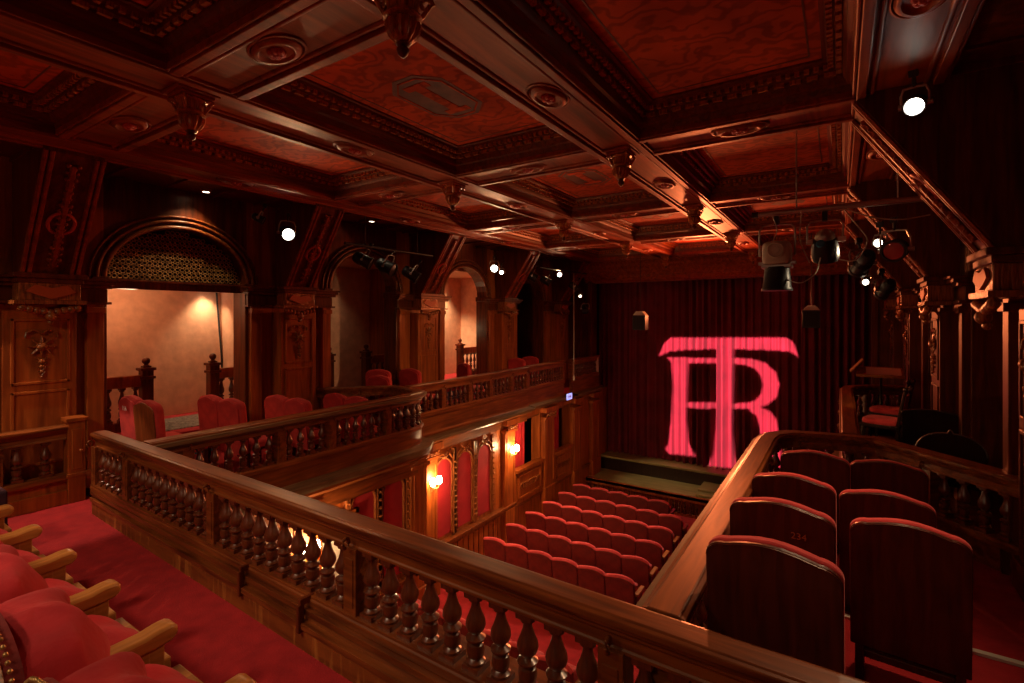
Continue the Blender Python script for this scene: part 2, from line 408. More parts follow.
# ------------------------------------------------------------------ floors
def floor_obj(name, poly, z0, z1, mat):
    mb = MB(); mb.prism(poly, z0, z1); return struct(mb.build(name, mat))
BAYR = [(-.60,2.03),(-.60,5.50),(-.57,5.72),(-.43,5.92),(-.15,6.00),(.30,6.07),(1.15,5.17)]
BAYL = [(mir(x), y) for x, y in BAYR]; BAYL[0] = (BAYL[0][0], 2.07)
floor_obj('floor_balcony', [(-7.6,-3.2),(1.6,-3.2),(1.6,2.12),(-7.6,2.12)], -.2, -.08, F_carpet)
floor_obj('floor_gallery_right', [(p[0]+.02,p[1]-.02) for p in BAYR]+[(.12,6.2),(.12,13.9),(3.0,13.9),(3.0,2.12),(1.15,2.12)][0:0]+[(1.6,5.17),(1.6,2.13),(-.62,2.13)], -.12, -.005, F_carpet)
floor_obj('floor_gallery_right_far', [(.12,5.6),(1.6,5.0),(1.6,13.9),(.12,13.9)], -.30, -.01, W_dark)
LF = [(p[0]-.02,p[1]-.02) for p in BAYL]
floor_obj('floor_gallery_left', ([(-7.6,2.13),(-5.48,2.13)]+LF[1:]+[(-7.6,5.17)]), -.12, -.005, F_carpet)
floor_obj('floor_gallery_left_far', [(-7.6,5.2),(-6.25,6.0),(-6.25,13.9),(-7.6,13.9)], -.30, -.01, F_carpet)
floor_obj('floor_corridor', [(-9.3,-1),(-7.55,-1),(-7.55,13.9),(-9.3,13.9)], .20, .35, F_carpet)
mb = MB(); mb.add([(-7.0,-1.0,-2.85),(1.5,-1.0,-2.85),(1.5,15.5,-3.35),(-7.0,15.5,-3.35),(-7.0,-1.0,-3.0),(1.5,-1.0,-3.0),(1.5,15.5,-3.5),(-7.0,15.5,-3.5)],
       [(0,1,2,3),(7,6,5,4),(0,4,5,1),(1,5,6,2),(2,6,7,3),(3,7,4,0)])
struct(mb.build('floor_stalls', F_carpet))
# steps in the balcony under the armchairs and pale nosing
mb = MB(); mb.box(-6.2, 1.5, -3.1, 0.72, -0.08, 0.10); struct(mb.build('floor_balcony_step', F_carpet))
mb = MB(); mb.box(-7.0,-6.78,2.2,2.9,0.0,0.14); mb.box(-7.0,-6.78,2.3,2.9,0.14,0.24)
struct(mb.build('floor_gallery_step', P_cream))
mb = MB(); mb.box(-.45,1.5,3.88,3.92,-.004,.012); struct(mb.build('trim_2', P_cream))

# stalls side walls
def poly_wall(name, mat, boxes):
    mb = MB()
    for b in boxes: mb.box(*b)
    return mb

# ------------------------------------------------------------------ balusters and balustrades
def baluster_mesh(h, r):
    mb = MB()
    pr = [(.62,.085),(.95,.10),(1.0,.125),(.72,.15),(.62,.165),(.84,.19),(.92,.26),(.84,.335),(.55,.36),(.55,.375),(.98,.395),(1.02,.42),(.70,.445),(.45,.465),(.60,.485),(.92,.53),(1.05,.585),(.98,.645),(.72,.72),(.50,.80),(.42,.865),(.44,.885),(.74,.90),(.74,.925),(.5,.94)]
    mb.lathe([(a*r, b*h) for a, b in pr], seg=14)
    mb.box(-r*1.02, r*1.02, -r*1.02, r*1.02, 0, .088*h); mb.box(-r*.85, r*.85, -r*.85, r*.85, .94*h, h)
    return mb
def along(path, step, start=None):
    L = [0]
    for a, b in zip(path, path[1:]): L.append(L[-1]+math.hypot(b[0]-a[0], b[1]-a[1]))
    def at(d):
        for i in range(len(path)-1):
            if d <= L[i+1]+1e-9:
                t = (d-L[i])/(L[i+1]-L[i]); a, b = path[i], path[i+1]
                return (a[0]+(b[0]-a[0])*t, a[1]+(b[1]-a[1])*t, math.atan2(b[1]-a[1], b[0]-a[0]))
    return L[-1], at
RAILP = [(-.050,-.15),(.050,-.15),(.050,-.135),(.042,-.128),(.042,-.085),(.055,-.075),(.058,-.060),(.072,-.048),(.076,-.034),(.090,-.030),(.090,-.004),(.070,.0),(.062,.006),(-.062,.006),(-.070,.0),(-.090,-.004),(-.090,-.030),(-.076,-.034),(-.072,-.048),(-.058,-.060),(-.055,-.075),(-.042,-.085),(-.042,-.128),(-.050,-.135)]
def balustrade(name, label, path, zf, zt, zb0, posts, step=0.145, r=0.048, mat=W_rail, fascia=None, plinth=None, group=None, br=True, railw=1.0):
    """rail at zt, balusters from zb0, posts = distances along the path"""
    t = thing(name, label, 'balustrade', (path[0][0], path[0][1], zf), 0, group)
    ox, oy = path[0]; P = [(x-ox, y-oy) for x, y in path]; h = zt-.15-zb0
    mb = MB(); mb.sweep(P, [(a*railw, b) for a, b in RAILP], zt-zf); mb.build('rail', mat, t, bevel=.004)
    mb = MB(); mb.sweep(P, [(-.075,-.06),(.075,-.06),(.075,-.02),(.06,0),(-.06,0),(-.075,-.02)], zb0-zf); mb.build('base_rail', mat, t, bevel=.004)
    total, at = along(P, step)
    pm = None
    for d in posts:
        x, y, a = at(min(total-.001, max(0.001, d)))
        if pm is None:
            mb = MB(); mb.box(-.055,.055,-.06,.06,-.01,h+.01); mb.box(-.035,.035,-.066,.066,.05,h-.05)
            if br:
                for s in (-1, 1):
                    pts = [(0, s*(.085+.022*math.cos(q)), h+.045+.03*math.sin(q)) for q in [k*PI/4 for k in range(-2, 6)]]
                    mb.tube(pts, .012, 6)
            pm = mb.build('post', mat, t, (x, y, zb0-zf), a, bevel=0.004); 
        else:
            c = pm.copy(); COL.objects.link(c); c.parent = t; c.location = (x, y, zb0-zf); c.rotation_euler = (0,0,a)
    bmesh_o = None; ends = sorted([0]+list(posts)+[total])
    for a0, a1 in zip(ends, ends[1:]):
        L0 = a1-a0
        if L0 < .2: continue
        n = max(1, round((L0-.10)/step))
        for k in range(n):
            d = a0+.05+(k+.5)*(L0-.10)/n
            x, y, a = at(d)
            if bmesh_o is None:
                bmesh_o = baluster_mesh(h, r).build('baluster', W_bal, t, (x, y, zb0-zf), a, smooth=45)
            else:
                c = bmesh_o.copy(); COL.objects.link(c); c.parent = t; c.location = (x, y, zb0-zf); c.rotation_euler = (0,0,a)
    return t, P

# near balustrade (runs along X in front of the aisle)
near, P = balustrade('balustrade', 'long near mahogany balustrade across the balcony front beside the red carpet aisle', [(-6.42,2.0),(3.0,1.92)], 0, .75, .22, [.03, .83, 2.43, 4.05, 5.65, 7.3, 8.8], mat=W_rail, railw=.85)
mb = MB()

mb.add([(0,-.06,-.08),(9.7,-.30,-.08),(9.7,.14,-.08),(0,.14,-.08),(0,-.06,.06),(9.7,-.30,.06),(9.7,.14,.06),(0,.14,.06)],
       [(0,3,2,1),(4,5,6,7),(0,1,5,4),(1,2,6,5),(2,3,7,6),(3,0,4,7)])
mb.build('plinth_board', W_plinth, near)
mb = MB()
for k in range(5):
    q = k/5; y0 = (-.078)*(1-q)+(-.070)*q; y1 = (-.312)*(1-q)+(-.10)*q; z0 = .055+k*.034; z1 = z0+.036
    if k in (1, 3): y0 += .028; y1 += .028
    mb.add([(0,y0,z0),(9.7,y1,z0),(9.7,.12,z0),(0,.12,z0),(0,y0,z1),(9.7,y1,z1),(9.7,.12,z1),(0,.12,z1)],
       [(0,3,2,1),(4,5,6,7),(0,1,5,4),(1,2,6,5),(2,3,7,6),(3,0,4,7)])
mb.build('stepped_moulding', W_rail, near, bevel=0.003)
for dx in (2.98, 3.68):
    yf = -.078-.24*dx/9.7; mb = MB(); mb.box(dx-.014,dx+.014,yf-.012,yf+.03,.03,.20); mb.box(dx-.014,dx+.014,yf+.0,-.07,.19,.232)
    mb.build('bracket', W_dark, near, bevel=0.006)

FASP = [(-.04,-.5),(.03,-.5),(.03,-.30),(.05,-.28),(.10,-.26),(.12,-.235),(.20,-.20),(.20,-.155),(.215,-.14),(.215,-.09),(.10,-.065),(.05,-.05),(.045,.0),(.045,.17),(.06,.19),(.06,.215),(-.04,.215)]
def bay(path, side, label, posts):
    t, P = balustrade('balustrade', label, path, 0, .75, .24, posts, step=.15, r=.042, mat=W_railv)
    mb = MB(); pr = [(a*side, b) for a, b in FASP]
    mb.sweep(P, pr, 0.0); mb.build('fascia', W_railv, t, smooth=40)
    mb = MB(); mb.sweep(P, [(side*a, b) for a, b in [(.06,-.05),(.225,-.075),(.23,-.10),(.22,-.16),(.06,-.16)]], 0.0); mb.build('ledge', W_ledge, t, smooth=30)
    mb = MB(); mb.sweep(P, [(side*a, b) for a, b in [(.07,-.02),(.125,-.025),(.125,-.06),(.07,-.10)]], .75); mb.build('outer_moulding', W_ledge, t, smooth=30)
    return t
bay(BAYR, 1, 'curved mahogany balustrade around the box of dark seats with red rims', [.03, 1.6, 3.0, 4.0, 5.2])
# fix handedness: left-hand normal of a path going +Y points to -X (the void side for the dark gallery)
bay(BAYL, -1, 'bow-ended balustrade of the lit gallery box, beyond the near rail', [.35, 1.35, 2.05, 3.0, 4.15, 5.2])

GALP = [(-.04,-.5),(.02,-.5),(.02,-.34),(.05,-.33),(.14,-.30),(.16,-.26),(.24,-.23),(.24,-.19),(.10,-.17),(.06,-.14),(.05,-.1),(.05,.14),(.08,.17),(.08,.2),(-.04,.2)]
def gallery_rail(path, side, label, posts, st=.15, r=.04):
    t, P = balustrade('balustrade', label, path, 0, .75, .26, posts, step=st, r=r, mat=W_railv)
    mb = MB(); mb.sweep(P, [(a*side, b) for a, b in GALP], 0); mb.build('fascia', W_railv, t, smooth=40)
    mb = MB(); mb.sweep(P, [(side*a, b) for a, b in [(.08,-.165),(.25,-.185),(.25,-.235),(.08,-.235)]], 0.0); mb.build('ledge', W_ledge, t, smooth=30)
    return t
gallery_rail([(-6.15,6.12),(-6.15,10.0)], -1, 'gallery balustrade between the bow-ended box and the stepped post', [.9,1.7,2.4,3.2,3.85])
gallery_rail([(-6.24,10.12),(-6.24,12.0)], -1, 'short gallery balustrade next to the blue lit sign', [.03,1.85], .13, .035)
gallery_rail([(-6.20,12.4),(-6.20,14.2)], -1, 'last short gallery balustrade beside the stage curtain', [.03,1.75], .13, .035)
gallery_rail([(.08,6.15),(.08,9.9),(.14,10.3),(.40,10.6),(1.15,10.9)], 1, 'dark gallery balustrade around the carved red-seated chairs', [.9,1.9,2.9,3.9,4.5], .17, .04)

# panelled rail on the wall passage side
t, P = balustrade('balustrade', 'short balustrade with square end post against the panelled wall', [(-7.05,-1.2),(-7.05,1.90)], 0, .76, .24, [.5,1.6,2.55], step=.20, r=.045, mat=W_railv)
mb = MB(); mb.box(-.06,.04,0,3.1,-.08,.20); mb.box(-.06,.075,0,3.1,-.08,.07); mb.box(-.06,.06,0,3.1,.16,.20)
mb.build('base_panel', W_mid, t, bevel=.005)
mb = MB(); mb.box(-.07,.09,3.1,3.25,-.08,.80); mb.box(-.09,.11,3.08,3.27,.80,.84); mb.box(-.08,.10,3.09,3.26,.20,.24); mb.box(-.03,.10,3.13,3.22,.28,.72)
mb.ball((.12,3.20,.48),.02)
mb.build('end_post', W_mid, t, bevel=.006)

# rear corridor balustrades with ball newels
def newel_rail(y0, y1, ynew, label):
    t = thing('newel_balustrade', label, 'balustrade', (-8.3, ynew, .35), 0, 'newel balustrades of the corridor behind the gallery')
    s = -1 if y1 is None else 1
    L = abs((y0 if s < 0 else y1)-ynew)
    mb = MB(); mb.box(-.07,.07,-.07,.07,0,.82); mb.box(-.09,.09,-.09,.09,.70,.74); mb.box(-.095,.095,-.095,.095,.82,.86)
    mb.box(-.05,.05,-.05,.05,.86,.885); mb.build('newel_post', W_dark, t, bevel=.006)
    mb = MB(); mb.lathe([(.05,.885),(.025,.90),(.03,.915)], seg=12); mb.ball((0,0,.955),.052,14,8); mb.build('ball_finial', W_dark, t, smooth=60)
    mb = MB(); mb.box(-.045,.045,s*.06,s*L,.70,.76); mb.box(-.03,.03,s*.06,s*L,.60,.70); mb.build('rail', W_mid, t, bevel=.005)
    mb = MB(); mb.box(-.04,.04,s*.06,s*L,0,.12); mb.build('base_rail', W_dark, t)
    n = max(1, int(L/.16)); b0 = None
    for k in range(n):
        y = s*(.13+k*.16)
        if abs(y) > L: break
        if b0 is None: b0 = baluster_mesh(.48,.042).build('baluster', W_bal, t, (0,y,.12), 0, smooth=45)
        else:
            c = b0.copy(); COL.objects.link(c); c.parent = t; c.location = (0,y,.12)
newel_rail(2.35,None,3.13,'ball-topped newel and short rail before the gap, under the lunette')
newel_rail(0,4.75,4.04,'ball-topped newel and rail beyond the gap, under the downlit peach wall')
newel_rail(5.4,None,6.19,'ball-topped newel before the gap in the dim second arch')
newel_rail(0,7.9,7.10,'ball-topped newel beyond the gap in the dim second arch')
newel_rail(8.7,None,9.35,'ball-topped newel before the gap in the bright third arch')
newel_rail(0,11.0,10.2,'ball-topped newel beyond the gap in the bright third arch')

# ------------------------------------------------------------------ gallery side walls with arches
OPEN = [(2.30,4.00),(5.40,6.95),(8.30,9.95),(11.2,12.7)]
def side_wall(s):
    """s=-1 lit gallery wall at XL, s=+1 dark gallery wall at XR"""
    X = (lambda x: x) if s < 0 else mir
    nm = 'wall_left' if s < 0 else 'wall_right'
    root = bpy.data.objects.new(nm, None); COL.objects.link(root); root['kind'] = 'structure'
    edges = [-3.2, *[v for o in OPEN for v in o], 14.6]
    zs, zt = 2.40, 3.10
    mbp = MB(); zf = -.3
    for k in range(0, len(edges), 2):
        a, b = edges[k], edges[k+1]
        mbp.box(X(-7.55), X(XL), a, b, zf, 3.62)
        c0, c1 = a, b
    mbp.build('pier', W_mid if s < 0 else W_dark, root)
    for a, b in OPEN:           # spandrel above each arch
        mb = MB(); n = 16; c = (a+b)/2; hw = (b-a)/2
        arc = [(c-hw*math.cos(PI*i/n), zs+(zt-zs)*math.sin(PI*i/n)) for i in range(n+1)]
        for (p, q) in zip(arc, arc[1:]):
            for xx in (0,):
                x0, x1 = X(-7.55), X(XL)
                mb.add([(x0,p[0],p[1]),(x1,p[0],p[1]),(x1,q[0],q[1]),(x0,q[0],q[1]),(x0,p[0],3.62),(x1,p[0],3.62),(x1,q[0],3.62),(x0,q[0],3.62)],
                       [(0,3,2,1),(4,5,6,7),(0,1,5,4),(1,2,6,5),(2,3,7,6),(3,0,4,7)])
        mb.build('spandrel', W_dark, root)
        mb = MB()
        for off, rr, xo in ((0.0,.030,.02),(.075,.022,.035),(.14,.018,.02)):
            pts = [(X(XL+xo), c-(hw+off)*math.cos(PI*i/24), zs+(zt-zs+off)*math.sin(PI*i/24)) for i in range(25)]
            mb.tube(pts, rr, 8)
        mb.build('archivolt', W_rail, root, smooth=50)
        mb = MB(); 
        for yy, sg in ((a, -1), (b, 1)):
            mb.box(X(-7.56), X(XL+.02), yy-sg*.03, yy+sg*.07, -.02, zs)
            mb.box(X(-7.57), X(XL+.05), yy-sg*.05, yy+sg*.12, zs-.10, zs+.01)
        mb.build('jamb', W_dark, root, bevel=.008)
    # piers: pilasters, entablature, panels
    cs = [YG[0]-.02, 4.70, 7.62, 10.57, 13.45]
    hw = [.55, .68, .66, .62, .72]
    for c, h in zip(cs, hw):
        D = .08 if c < 2 or (s > 0 and c < 6) else .22
        mb = MB(); xa, xb = X(XL), X(XL+D)
        mb.box(xa, xb, c-.30, c+.30, 0, 2.0)                       # central pilaster
        mb.box(xa, X(XL+D+.03), c-.34, c+.34, 0, .22)
        for e in (-1, 1):
            mb.box(xa, X(XL+.09), c+e*h, c+e*(h-.16), 0, 2.1)
            mb.box(xa, X(XL+.13), c+e*(h+.02), c+e*(h-.18), 0, .2)
            mb.box(xa, X(XL+.12), c+e*(h+.01), c+e*(h-.17), 1.98, 2.05)
        # raised panel mouldings on pilaster face
        for (z0, z1) in ((.35, 1.15), (1.22, 1.92)):
            f = X(XL+D+.015); g = X(XL+D)
            mb.box(g, f, c-.24, c-.21, z0, z1); mb.box(g, f, c+.21, c+.24, z0, z1)
            mb.box(g, f, c-.24, c+.24, z0, z0+.03); mb.box(g, f, c-.24, c+.24, z1-.03, z1)
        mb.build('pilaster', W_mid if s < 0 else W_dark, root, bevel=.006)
        mb = MB()                                                  # entablature
        for (z0, z1, d) in ((2.08,2.11,.12),(2.11,2.26,.07),(2.26,2.30,.13),(2.30,2.34,.17),(2.34,2.37,.20)):
            mb.box(xa, X(XL+d), c-h-.04-(d-.07)*.5, c+h+.04+(d-.07)*.5, z0, z1)
        mb.build('entablature', W_dark, root, bevel=.006)
        # carved drop ornament on the upper panel
        mb = MB(); xo = X(XL+D+.02)
        mb.ball((xo, c, 1.62), .05, 10, 6)
        for k in range(8):
            q = k*PI/4; mb.tube([(xo, c+math.cos(q)*.04, 1.62+math.sin(q)*.04), (xo, c+math.cos(q)*.11, 1.62+math.sin(q)*.11)], [.018,.008], 6)
        for k in range(4):
            mb.ball((xo, c, 1.46-.055*k), .03-.005*k, 8, 5); mb.tube([(xo,c-.05+.008*k,1.50-.05*k),(xo,c,1.46-.05*k),(xo,c+.05-.008*k,1.50-.05*k)],.01,6)
        for e in (-1,1): mb.tube([(xo,c,1.76),(xo,c+e*.06,1.80),(xo,c+e*.12,1.77),(xo,c+e*.13,1.72)],.012,6)
        mb.build('carved_drop', M_orn, root, smooth=50)
    # wainscot panels on long stretches
    mb = MB()
    for y0 in (-2.6,-1.75,-.90,-.05,.62):
        xa, f = X(XL), X(XL+.025); y1 = y0+.62 if y0 < .5 else y0+.48
        for (z0, z1) in ((.30, 1.15), (1.25, 2.0)):
            mb.box(xa, f, y0, y0+.04, z0, z1); mb.box(xa, f, y1-.04, y1, z0, z1); mb.box(xa, f, y0, y1, z0, z0+.04); mb.box(xa, f, y0, y1, z1-.04, z1)
    for (z0, z1, d) in ((2.08,2.11,.05),(2.26,2.30,.06),(2.30,2.37,.10)): mb.box(X(XL), X(XL+d), -3.1, 1.2, z0, z1)
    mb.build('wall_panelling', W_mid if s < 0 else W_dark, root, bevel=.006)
    # blind arch over the first stretch
    mb = MB(); c, hw_ = .22, .80
    for off, rr in ((0,.04),(.10,.025),(.17,.02)):
        mb.tube([(X(XL+.03), c-(hw_+off)*math.cos(PI*i/24), 2.38+(.70+off)*math.sin(PI*i/24)) for i in range(25)], rr, 8)
    for k in range(26):
        q = PI*(k+.5)/26; mb.ball((X(XL+.04), c-(hw_-.06)*math.cos(q), 2.38+(.64)*math.sin(q)), .018, 8, 5)
    mb.build('archivolt', M_orn, root, smooth=50)
    return root
wl = side_wall(-1); wr = side_wall(1)

# pierced lunette in the first arch
t = thing('lunette_grille', 'pierced fretwork lunette filling the arch above the downlit peach wall', 'grille', (-7.40, 3.15, 2.40))
mb = MB(); mb.box(-.05,.05,-.85,.85,-.12,-.02); mb.box(-.08,.08,-.85,.85,-.03,0); mb.build('transom', W_dark, t, bevel=.006)
mb = MB()
for j in range(11):
    for i in range(-14, 15):
        y = i*.058+(.029 if j % 2 else 0); z = .04+j*.060
        if (y/.82)**2+((z+.02)/.67)**2 < 1:
            mb.tube([(0, y+.027*math.cos(q), z+.027*math.sin(q)) for q in [k*PI/3 for k in range(6)]], .007, 4, closed=True)
mb.build('fretwork', M_gilt, t, smooth=50)
mb = MB(); poly = [(.84*math.cos(PI*k/20), .69*math.sin(PI*k/20)) for k in range(21)]
mb.extr(poly, Matrix(((0,0,1,-.06),(1,0,0,0),(0,1,0,0),(0,0,0,1))), .02); mb.build('backing', P_void, t)

# corridor behind the lit gallery
mb = MB(); mb.box(-9.15,-9.0,-1,14,.2,3.4); struct(mb.build('wall_corridor', P_peach))
mb = MB(); mb.box(-9.1,-7.55,-1,4.45,2.46,2.56); mb.box(-9.1,-7.55,4.45,14,3.0,3.1); struct(mb.build('ceiling_corridor', P_peach))
mb = MB(); mb.box(-9.0,-7.55,4.50,4.62,.35,3.0); struct(mb.build('wall_corridor_cross', P_peach))
mb = MB(); mb.box(-9.0,-7.9,7.8,7.92,.35,3.0); struct(mb.build('wall_corridor_cross.001', W_mid))
mb = MB(); mb.box(-9.0,-7.55,11.1,11.22,.35,3.0); struct(mb.build('wall_corridor_cross.002', P_peach))
mb = MB(); mb.box(-9.0,-7.55,1.9,2.02,.35,3.0); struct(mb.build('wall_corridor_cross.003', P_peach))
mb = MB(); mb.tube([(-8.93,4.40,2.45),(-8.93,4.44,1.9),(-8.90,4.48,1.2),(-8.9,4.47,.4)],.016,6); tag(mb.build('hanging_cable', M_black),'black cable hanging down the corner of the peach wall','cable')
mb = MB(); mb.box(-8.7,-7.8,3.1,4.3,.35,.362); struct(mb.build('floor_runner', M_carpet2))
# space behind the dark gallery
mb = MB(); mb.box(2.4,2.5,-3,14.5,-.3,3.6); mb.box(1.45,2.5,-3.2,-3.0,-.3,3.6)
struct(mb.build('wall_right_rear', W_dark))
mb = MB(); mb.box(1.45,2.5,-3,14.5,-.3,-.1); mb.box(1.45,2.5,-3,14.5,3.5,3.6); struct(mb.build('floor_right_rear', W_dark))

# brackets carrying the beams
def bracket(s, j):
    side = 'lit' if s < 0 else 'dark'
    where = ['next to the balustrade end post','between the lunette arch and the dim arch','between the dim arch and the bright arch','beyond the bright arch','nearest the stage curtain']
    X = (lambda x: x) if s < 0 else mir
    t = thing('ceiling_bracket', 'carved raking bracket on the %s gallery wall, %s' % (side, where[j]), 'bracket', (X(-7.0), YG[j], 2.37), 0, 'raking brackets under the ceiling beams')
    sg = 1 if s < 0 else -1
    # side outline (u toward hall, z)
    outl = [(-.20,0.0),(.05,0.0),(.08,.06),(.80,1.13),(.80,1.19),(-.20,1.19)]
    mb = MB(); w = .24
    M = Matrix(((sg,0,0,0),(0,0,1,-w),(0,1,0,0),(0,0,0,1)))
    mb.extr(outl, M, 2*w); mb.build('body', W_dark, t, bevel=.006)
    mb = MB()
    face = [(.06,0.02),(.08,.06),(.26,.33),(.44,.595),(.62,.86),(.80,1.13)]
    for e in (-.22,-.17,.17,.22): mb.tube([(sg*(u+.012), e, z) for u, z in face], .02, 6)
    mb.build('edge_moulding', W_ceil, t, smooth=50)
    mb = MB(); k = 2; u, z = .38, .51; th = math.atan2(.26,.18)
    M2 = T(sg*(u+.015),0,z) @ Matrix.Rotation(sg*(PI/2-(PI/2-th)*1.0) if 0 else sg*R(128), 4, 'Y')
    mb.tube([M2 @ Vector((.12*math.cos(q), .105*math.sin(q), 0)) for q in [i*PI/12 for i in range(24)]], .017, 6, closed=True)
    mb.build('oval_ring', M_ring, t, smooth=50)
    mb = MB()
    mb.tube([(sg*.12,0,.10),(sg*.755,0,1.04)],.03,6)
    for k in range(17):
        q = k/16; rr = .014+.010*abs(math.sin(k*1.7)); e = .03+.012*math.sin(k*.9)
        for ee in (-e, e): mb.ball((sg*(.125+.62*q+.01), ee, .10+.93*q), rr, 8, 5)
    mb.build('carving', W_ceil, t, smooth=60)
    # corbel beneath
    mb = MB(); mb.box(sg*-.2, sg*.12, -.30,.30,-.03,.02); mb.box(sg*-.2, sg*.09,-.27,.27,-.08,-.03)
    mb.build('shelf', W_dark, t, bevel=.006)
    mb = MB(); mb.box(sg*-.15, sg*.08,-.25,.25,-.26,-.08); mb.build('frieze_block', M_orn, t, bevel=.01)
    mb = MB(); mb.extr([(-.20,-.01),(-.13,.06),(0,.03),(.13,.06),(.20,-.01),(.09,-.055),(0,-.085),(-.09,-.055)], Matrix(((0,0,sg,sg*.082),(1,0,0,0),(0,1,0,-.16),(0,0,0,1))), .02)
    mb.build('painted_cartouche', plain('cartouche_paint',(0.42,0.07,0.012),.5) if 'cartouche_paint' not in bpy.data.materials else bpy.data.materials['cartouche_paint'], t)
    mb = MB(); mb.box(sg*-.15,sg*.11,-.29,.29,-.30,-.26)
    for k in range(9):
        e = (k-4)/4; mb.ball((sg*.07, e*.22, -.34-.05*(1-abs(e))), .04, 8, 5)
    mb.ball((sg*.08,0,-.43),.05,10,6); mb.ball((sg*.06,0,-.49),.03,8,5)
    mb.build('carved_corbel', M_orn, t, smooth=50)
for j in range(5):
    bracket(-1, j)
for j in (1, 2, 3, 4): bracket(1, j)

# ------------------------------------------------------------------ stalls walls below the galleries
def stalls_wall(s):
    X = (lambda x: x) if s < 0 else mir
    root = bpy.data.objects.new('wall_stalls_left' if s < 0 else 'wall_stalls_right', None); COL.objects.link(root); root['kind'] = 'structure'
    # recessed walls
    mb = MB(); mb.box(X(-5.85), X(-5.60), -1.0, 5.95, -3.2, -.10); mb.box(X(-6.45), X(-5.60), 5.80, 5.95, -3.2, -.12)
    mb.box(X(-6.45), X(-6.20), 5.95, 9.52, -3.3, -.28); mb.box(X(-6.45), X(-6.20), 10.72, 11.35, -3.4, -.28)
    mb.box(X(-6.45), X(-6.20), 12.35, 15.5, -3.5, -.28)
    for (a, b) in ((9.52,10.72),(11.35,12.35)): mb.box(X(-6.45), X(-6.20), a, b, -3.4, -1.95); mb.box(X(-6.45), X(-6.20), a, b, -.45, -.28)
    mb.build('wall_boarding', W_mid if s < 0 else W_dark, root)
    if s > 0: return root
    mb = MB(); mb.box(-7.2,-7.1,9.3,12.6,-3.4,-.2); mb.build('recess_back', P_void, root)
    # dado ledge
    mb = MB(); mb.box(-6.20,-6.06,5.95,9.45,-2.28,-2.22); mb.box(-6.2,-6.10,5.95,9.45,-2.36,-2.28); mb.box(-6.2,-6.14,9.35,14,-2.42,-2.36)
    mb.box(-5.60,-5.50,1.0,5.95,-2.1,-2.04)
    for k in range(20): mb.box(-6.2,-6.185,6.0+k*.17,6.012+k*.17,-3.1,-2.36)
    mb.build('dado_ledge', W_rail, root, bevel=.008)
    # arched red panels
    def arch_panel(x, yc, hw, z0, z1):
        n = 14
        zc = z1-hw
        outl = [(yc-hw, z0), (yc+hw, z0)]+[(yc+hw*math.cos(PI*i/n), zc+hw*math.sin(PI*i/n)) for i in range(n+1)]
        mb = MB(); M = Matrix(((0,0,1,x),(1,0,0,0),(0,1,0,0),(0,0,0,1)))
        mb.extr(outl, M, .02); mb.build('red_arch_panel', F_drape, root)
        mb = MB()
        loop = [(x+.03, yc-hw-.02, z0), *[(x+.03, yc-(hw+.02)*math.cos(PI*i/n), zc+(hw+.02)*math.sin(PI*i/n)) for i in range(n+1)], (x+.03, yc+hw+.02, z0)]
        mb.tube(loop, .022, 8); 
        mb.box(x, x+.06, yc-hw-.12, yc-hw-.05, z0-.05, z1+.15); mb.box(x, x+.06, yc+hw+.05, yc+hw+.12, z0-.05, z1+.15)
        for k in range(12):
            z = z0+.1+k*(z1-z0-.1)/12
            mb.ball((x+.07, yc-hw-.085, z), .022, 6, 4); mb.ball((x+.07, yc+hw+.085, z), .022, 6, 4)
        for e in (-1, 1):
            mb.tube([(x+.04, yc+e*(hw+.03), z1-.02), (x+.05, yc+e*hw*.6, z1+.08), (x+.05, yc+e*.02, z1+.03)], .018, 6)
        mb.tube([(x+.05, yc-hw*.5, z1+.13), (x+.06, yc, z1+.09), (x+.05, yc+hw*.5, z1+.13)], .02, 6)
        mb.ball((x+.06, yc, z1+.05), .04, 8, 5)
        mb.build('carved_tracery', M_orn, root, smooth=50)
    for yc in (7.10, 7.72, 8.36): arch_panel(-6.20, yc, .215, -2.14, -.72)
    for yc in (4.72, 5.28): arch_panel(-5.60, yc, .19, -1.95, -.47)
    # pilasters
    mb = MB()
    for (x, y0, y1) in ((-6.20,6.50,6.86),(-6.20,9.05,9.45),(-6.20,10.78,11.28),(-6.20,12.38,12.8),(-6.2,13.6,14.1),(-5.60,5.58,5.93),(-5.6,3.55,3.95)):
        mb.box(x, x+.10, y0, y1, -3.2, -.55 if x < -6 else -.30); mb.box(x, x+.14, y0-.03, y1+.03, -3.3, -2.30); 
        zt = -.62 if x < -6 else -.42
        mb.box(x, x+.15, y0-.03, y1+.03, zt, zt+.06); mb.box(x, x+.19, y0-.06, y1+.06, zt+.18, zt+.30)
        mb.box(x+.10, x+.115, y0+.05, y0+.08, -2.2, zt-.1); mb.box(x+.10, x+.115, y1-.08, y1-.05, -2.2, zt-.1)
    mb.build('pilaster', W_mid, root, bevel=.006)
    mb = MB()
    for (y0, y1) in ((6.50,6.86),(9.05,9.45),(10.78,11.28)):
        for k in range(4):
            y = y0+.05+(y1-y0-.1)*k/3; mb.tube([(-6.04,y-.03,-.50),(-6.02,y,-.46),(-6.04,y+.03,-.50)],.016,6); mb.ball((-6.05,y,-.52),.028,8,5)
    mb.build('carved_capital', M_orn, root, smooth=50)
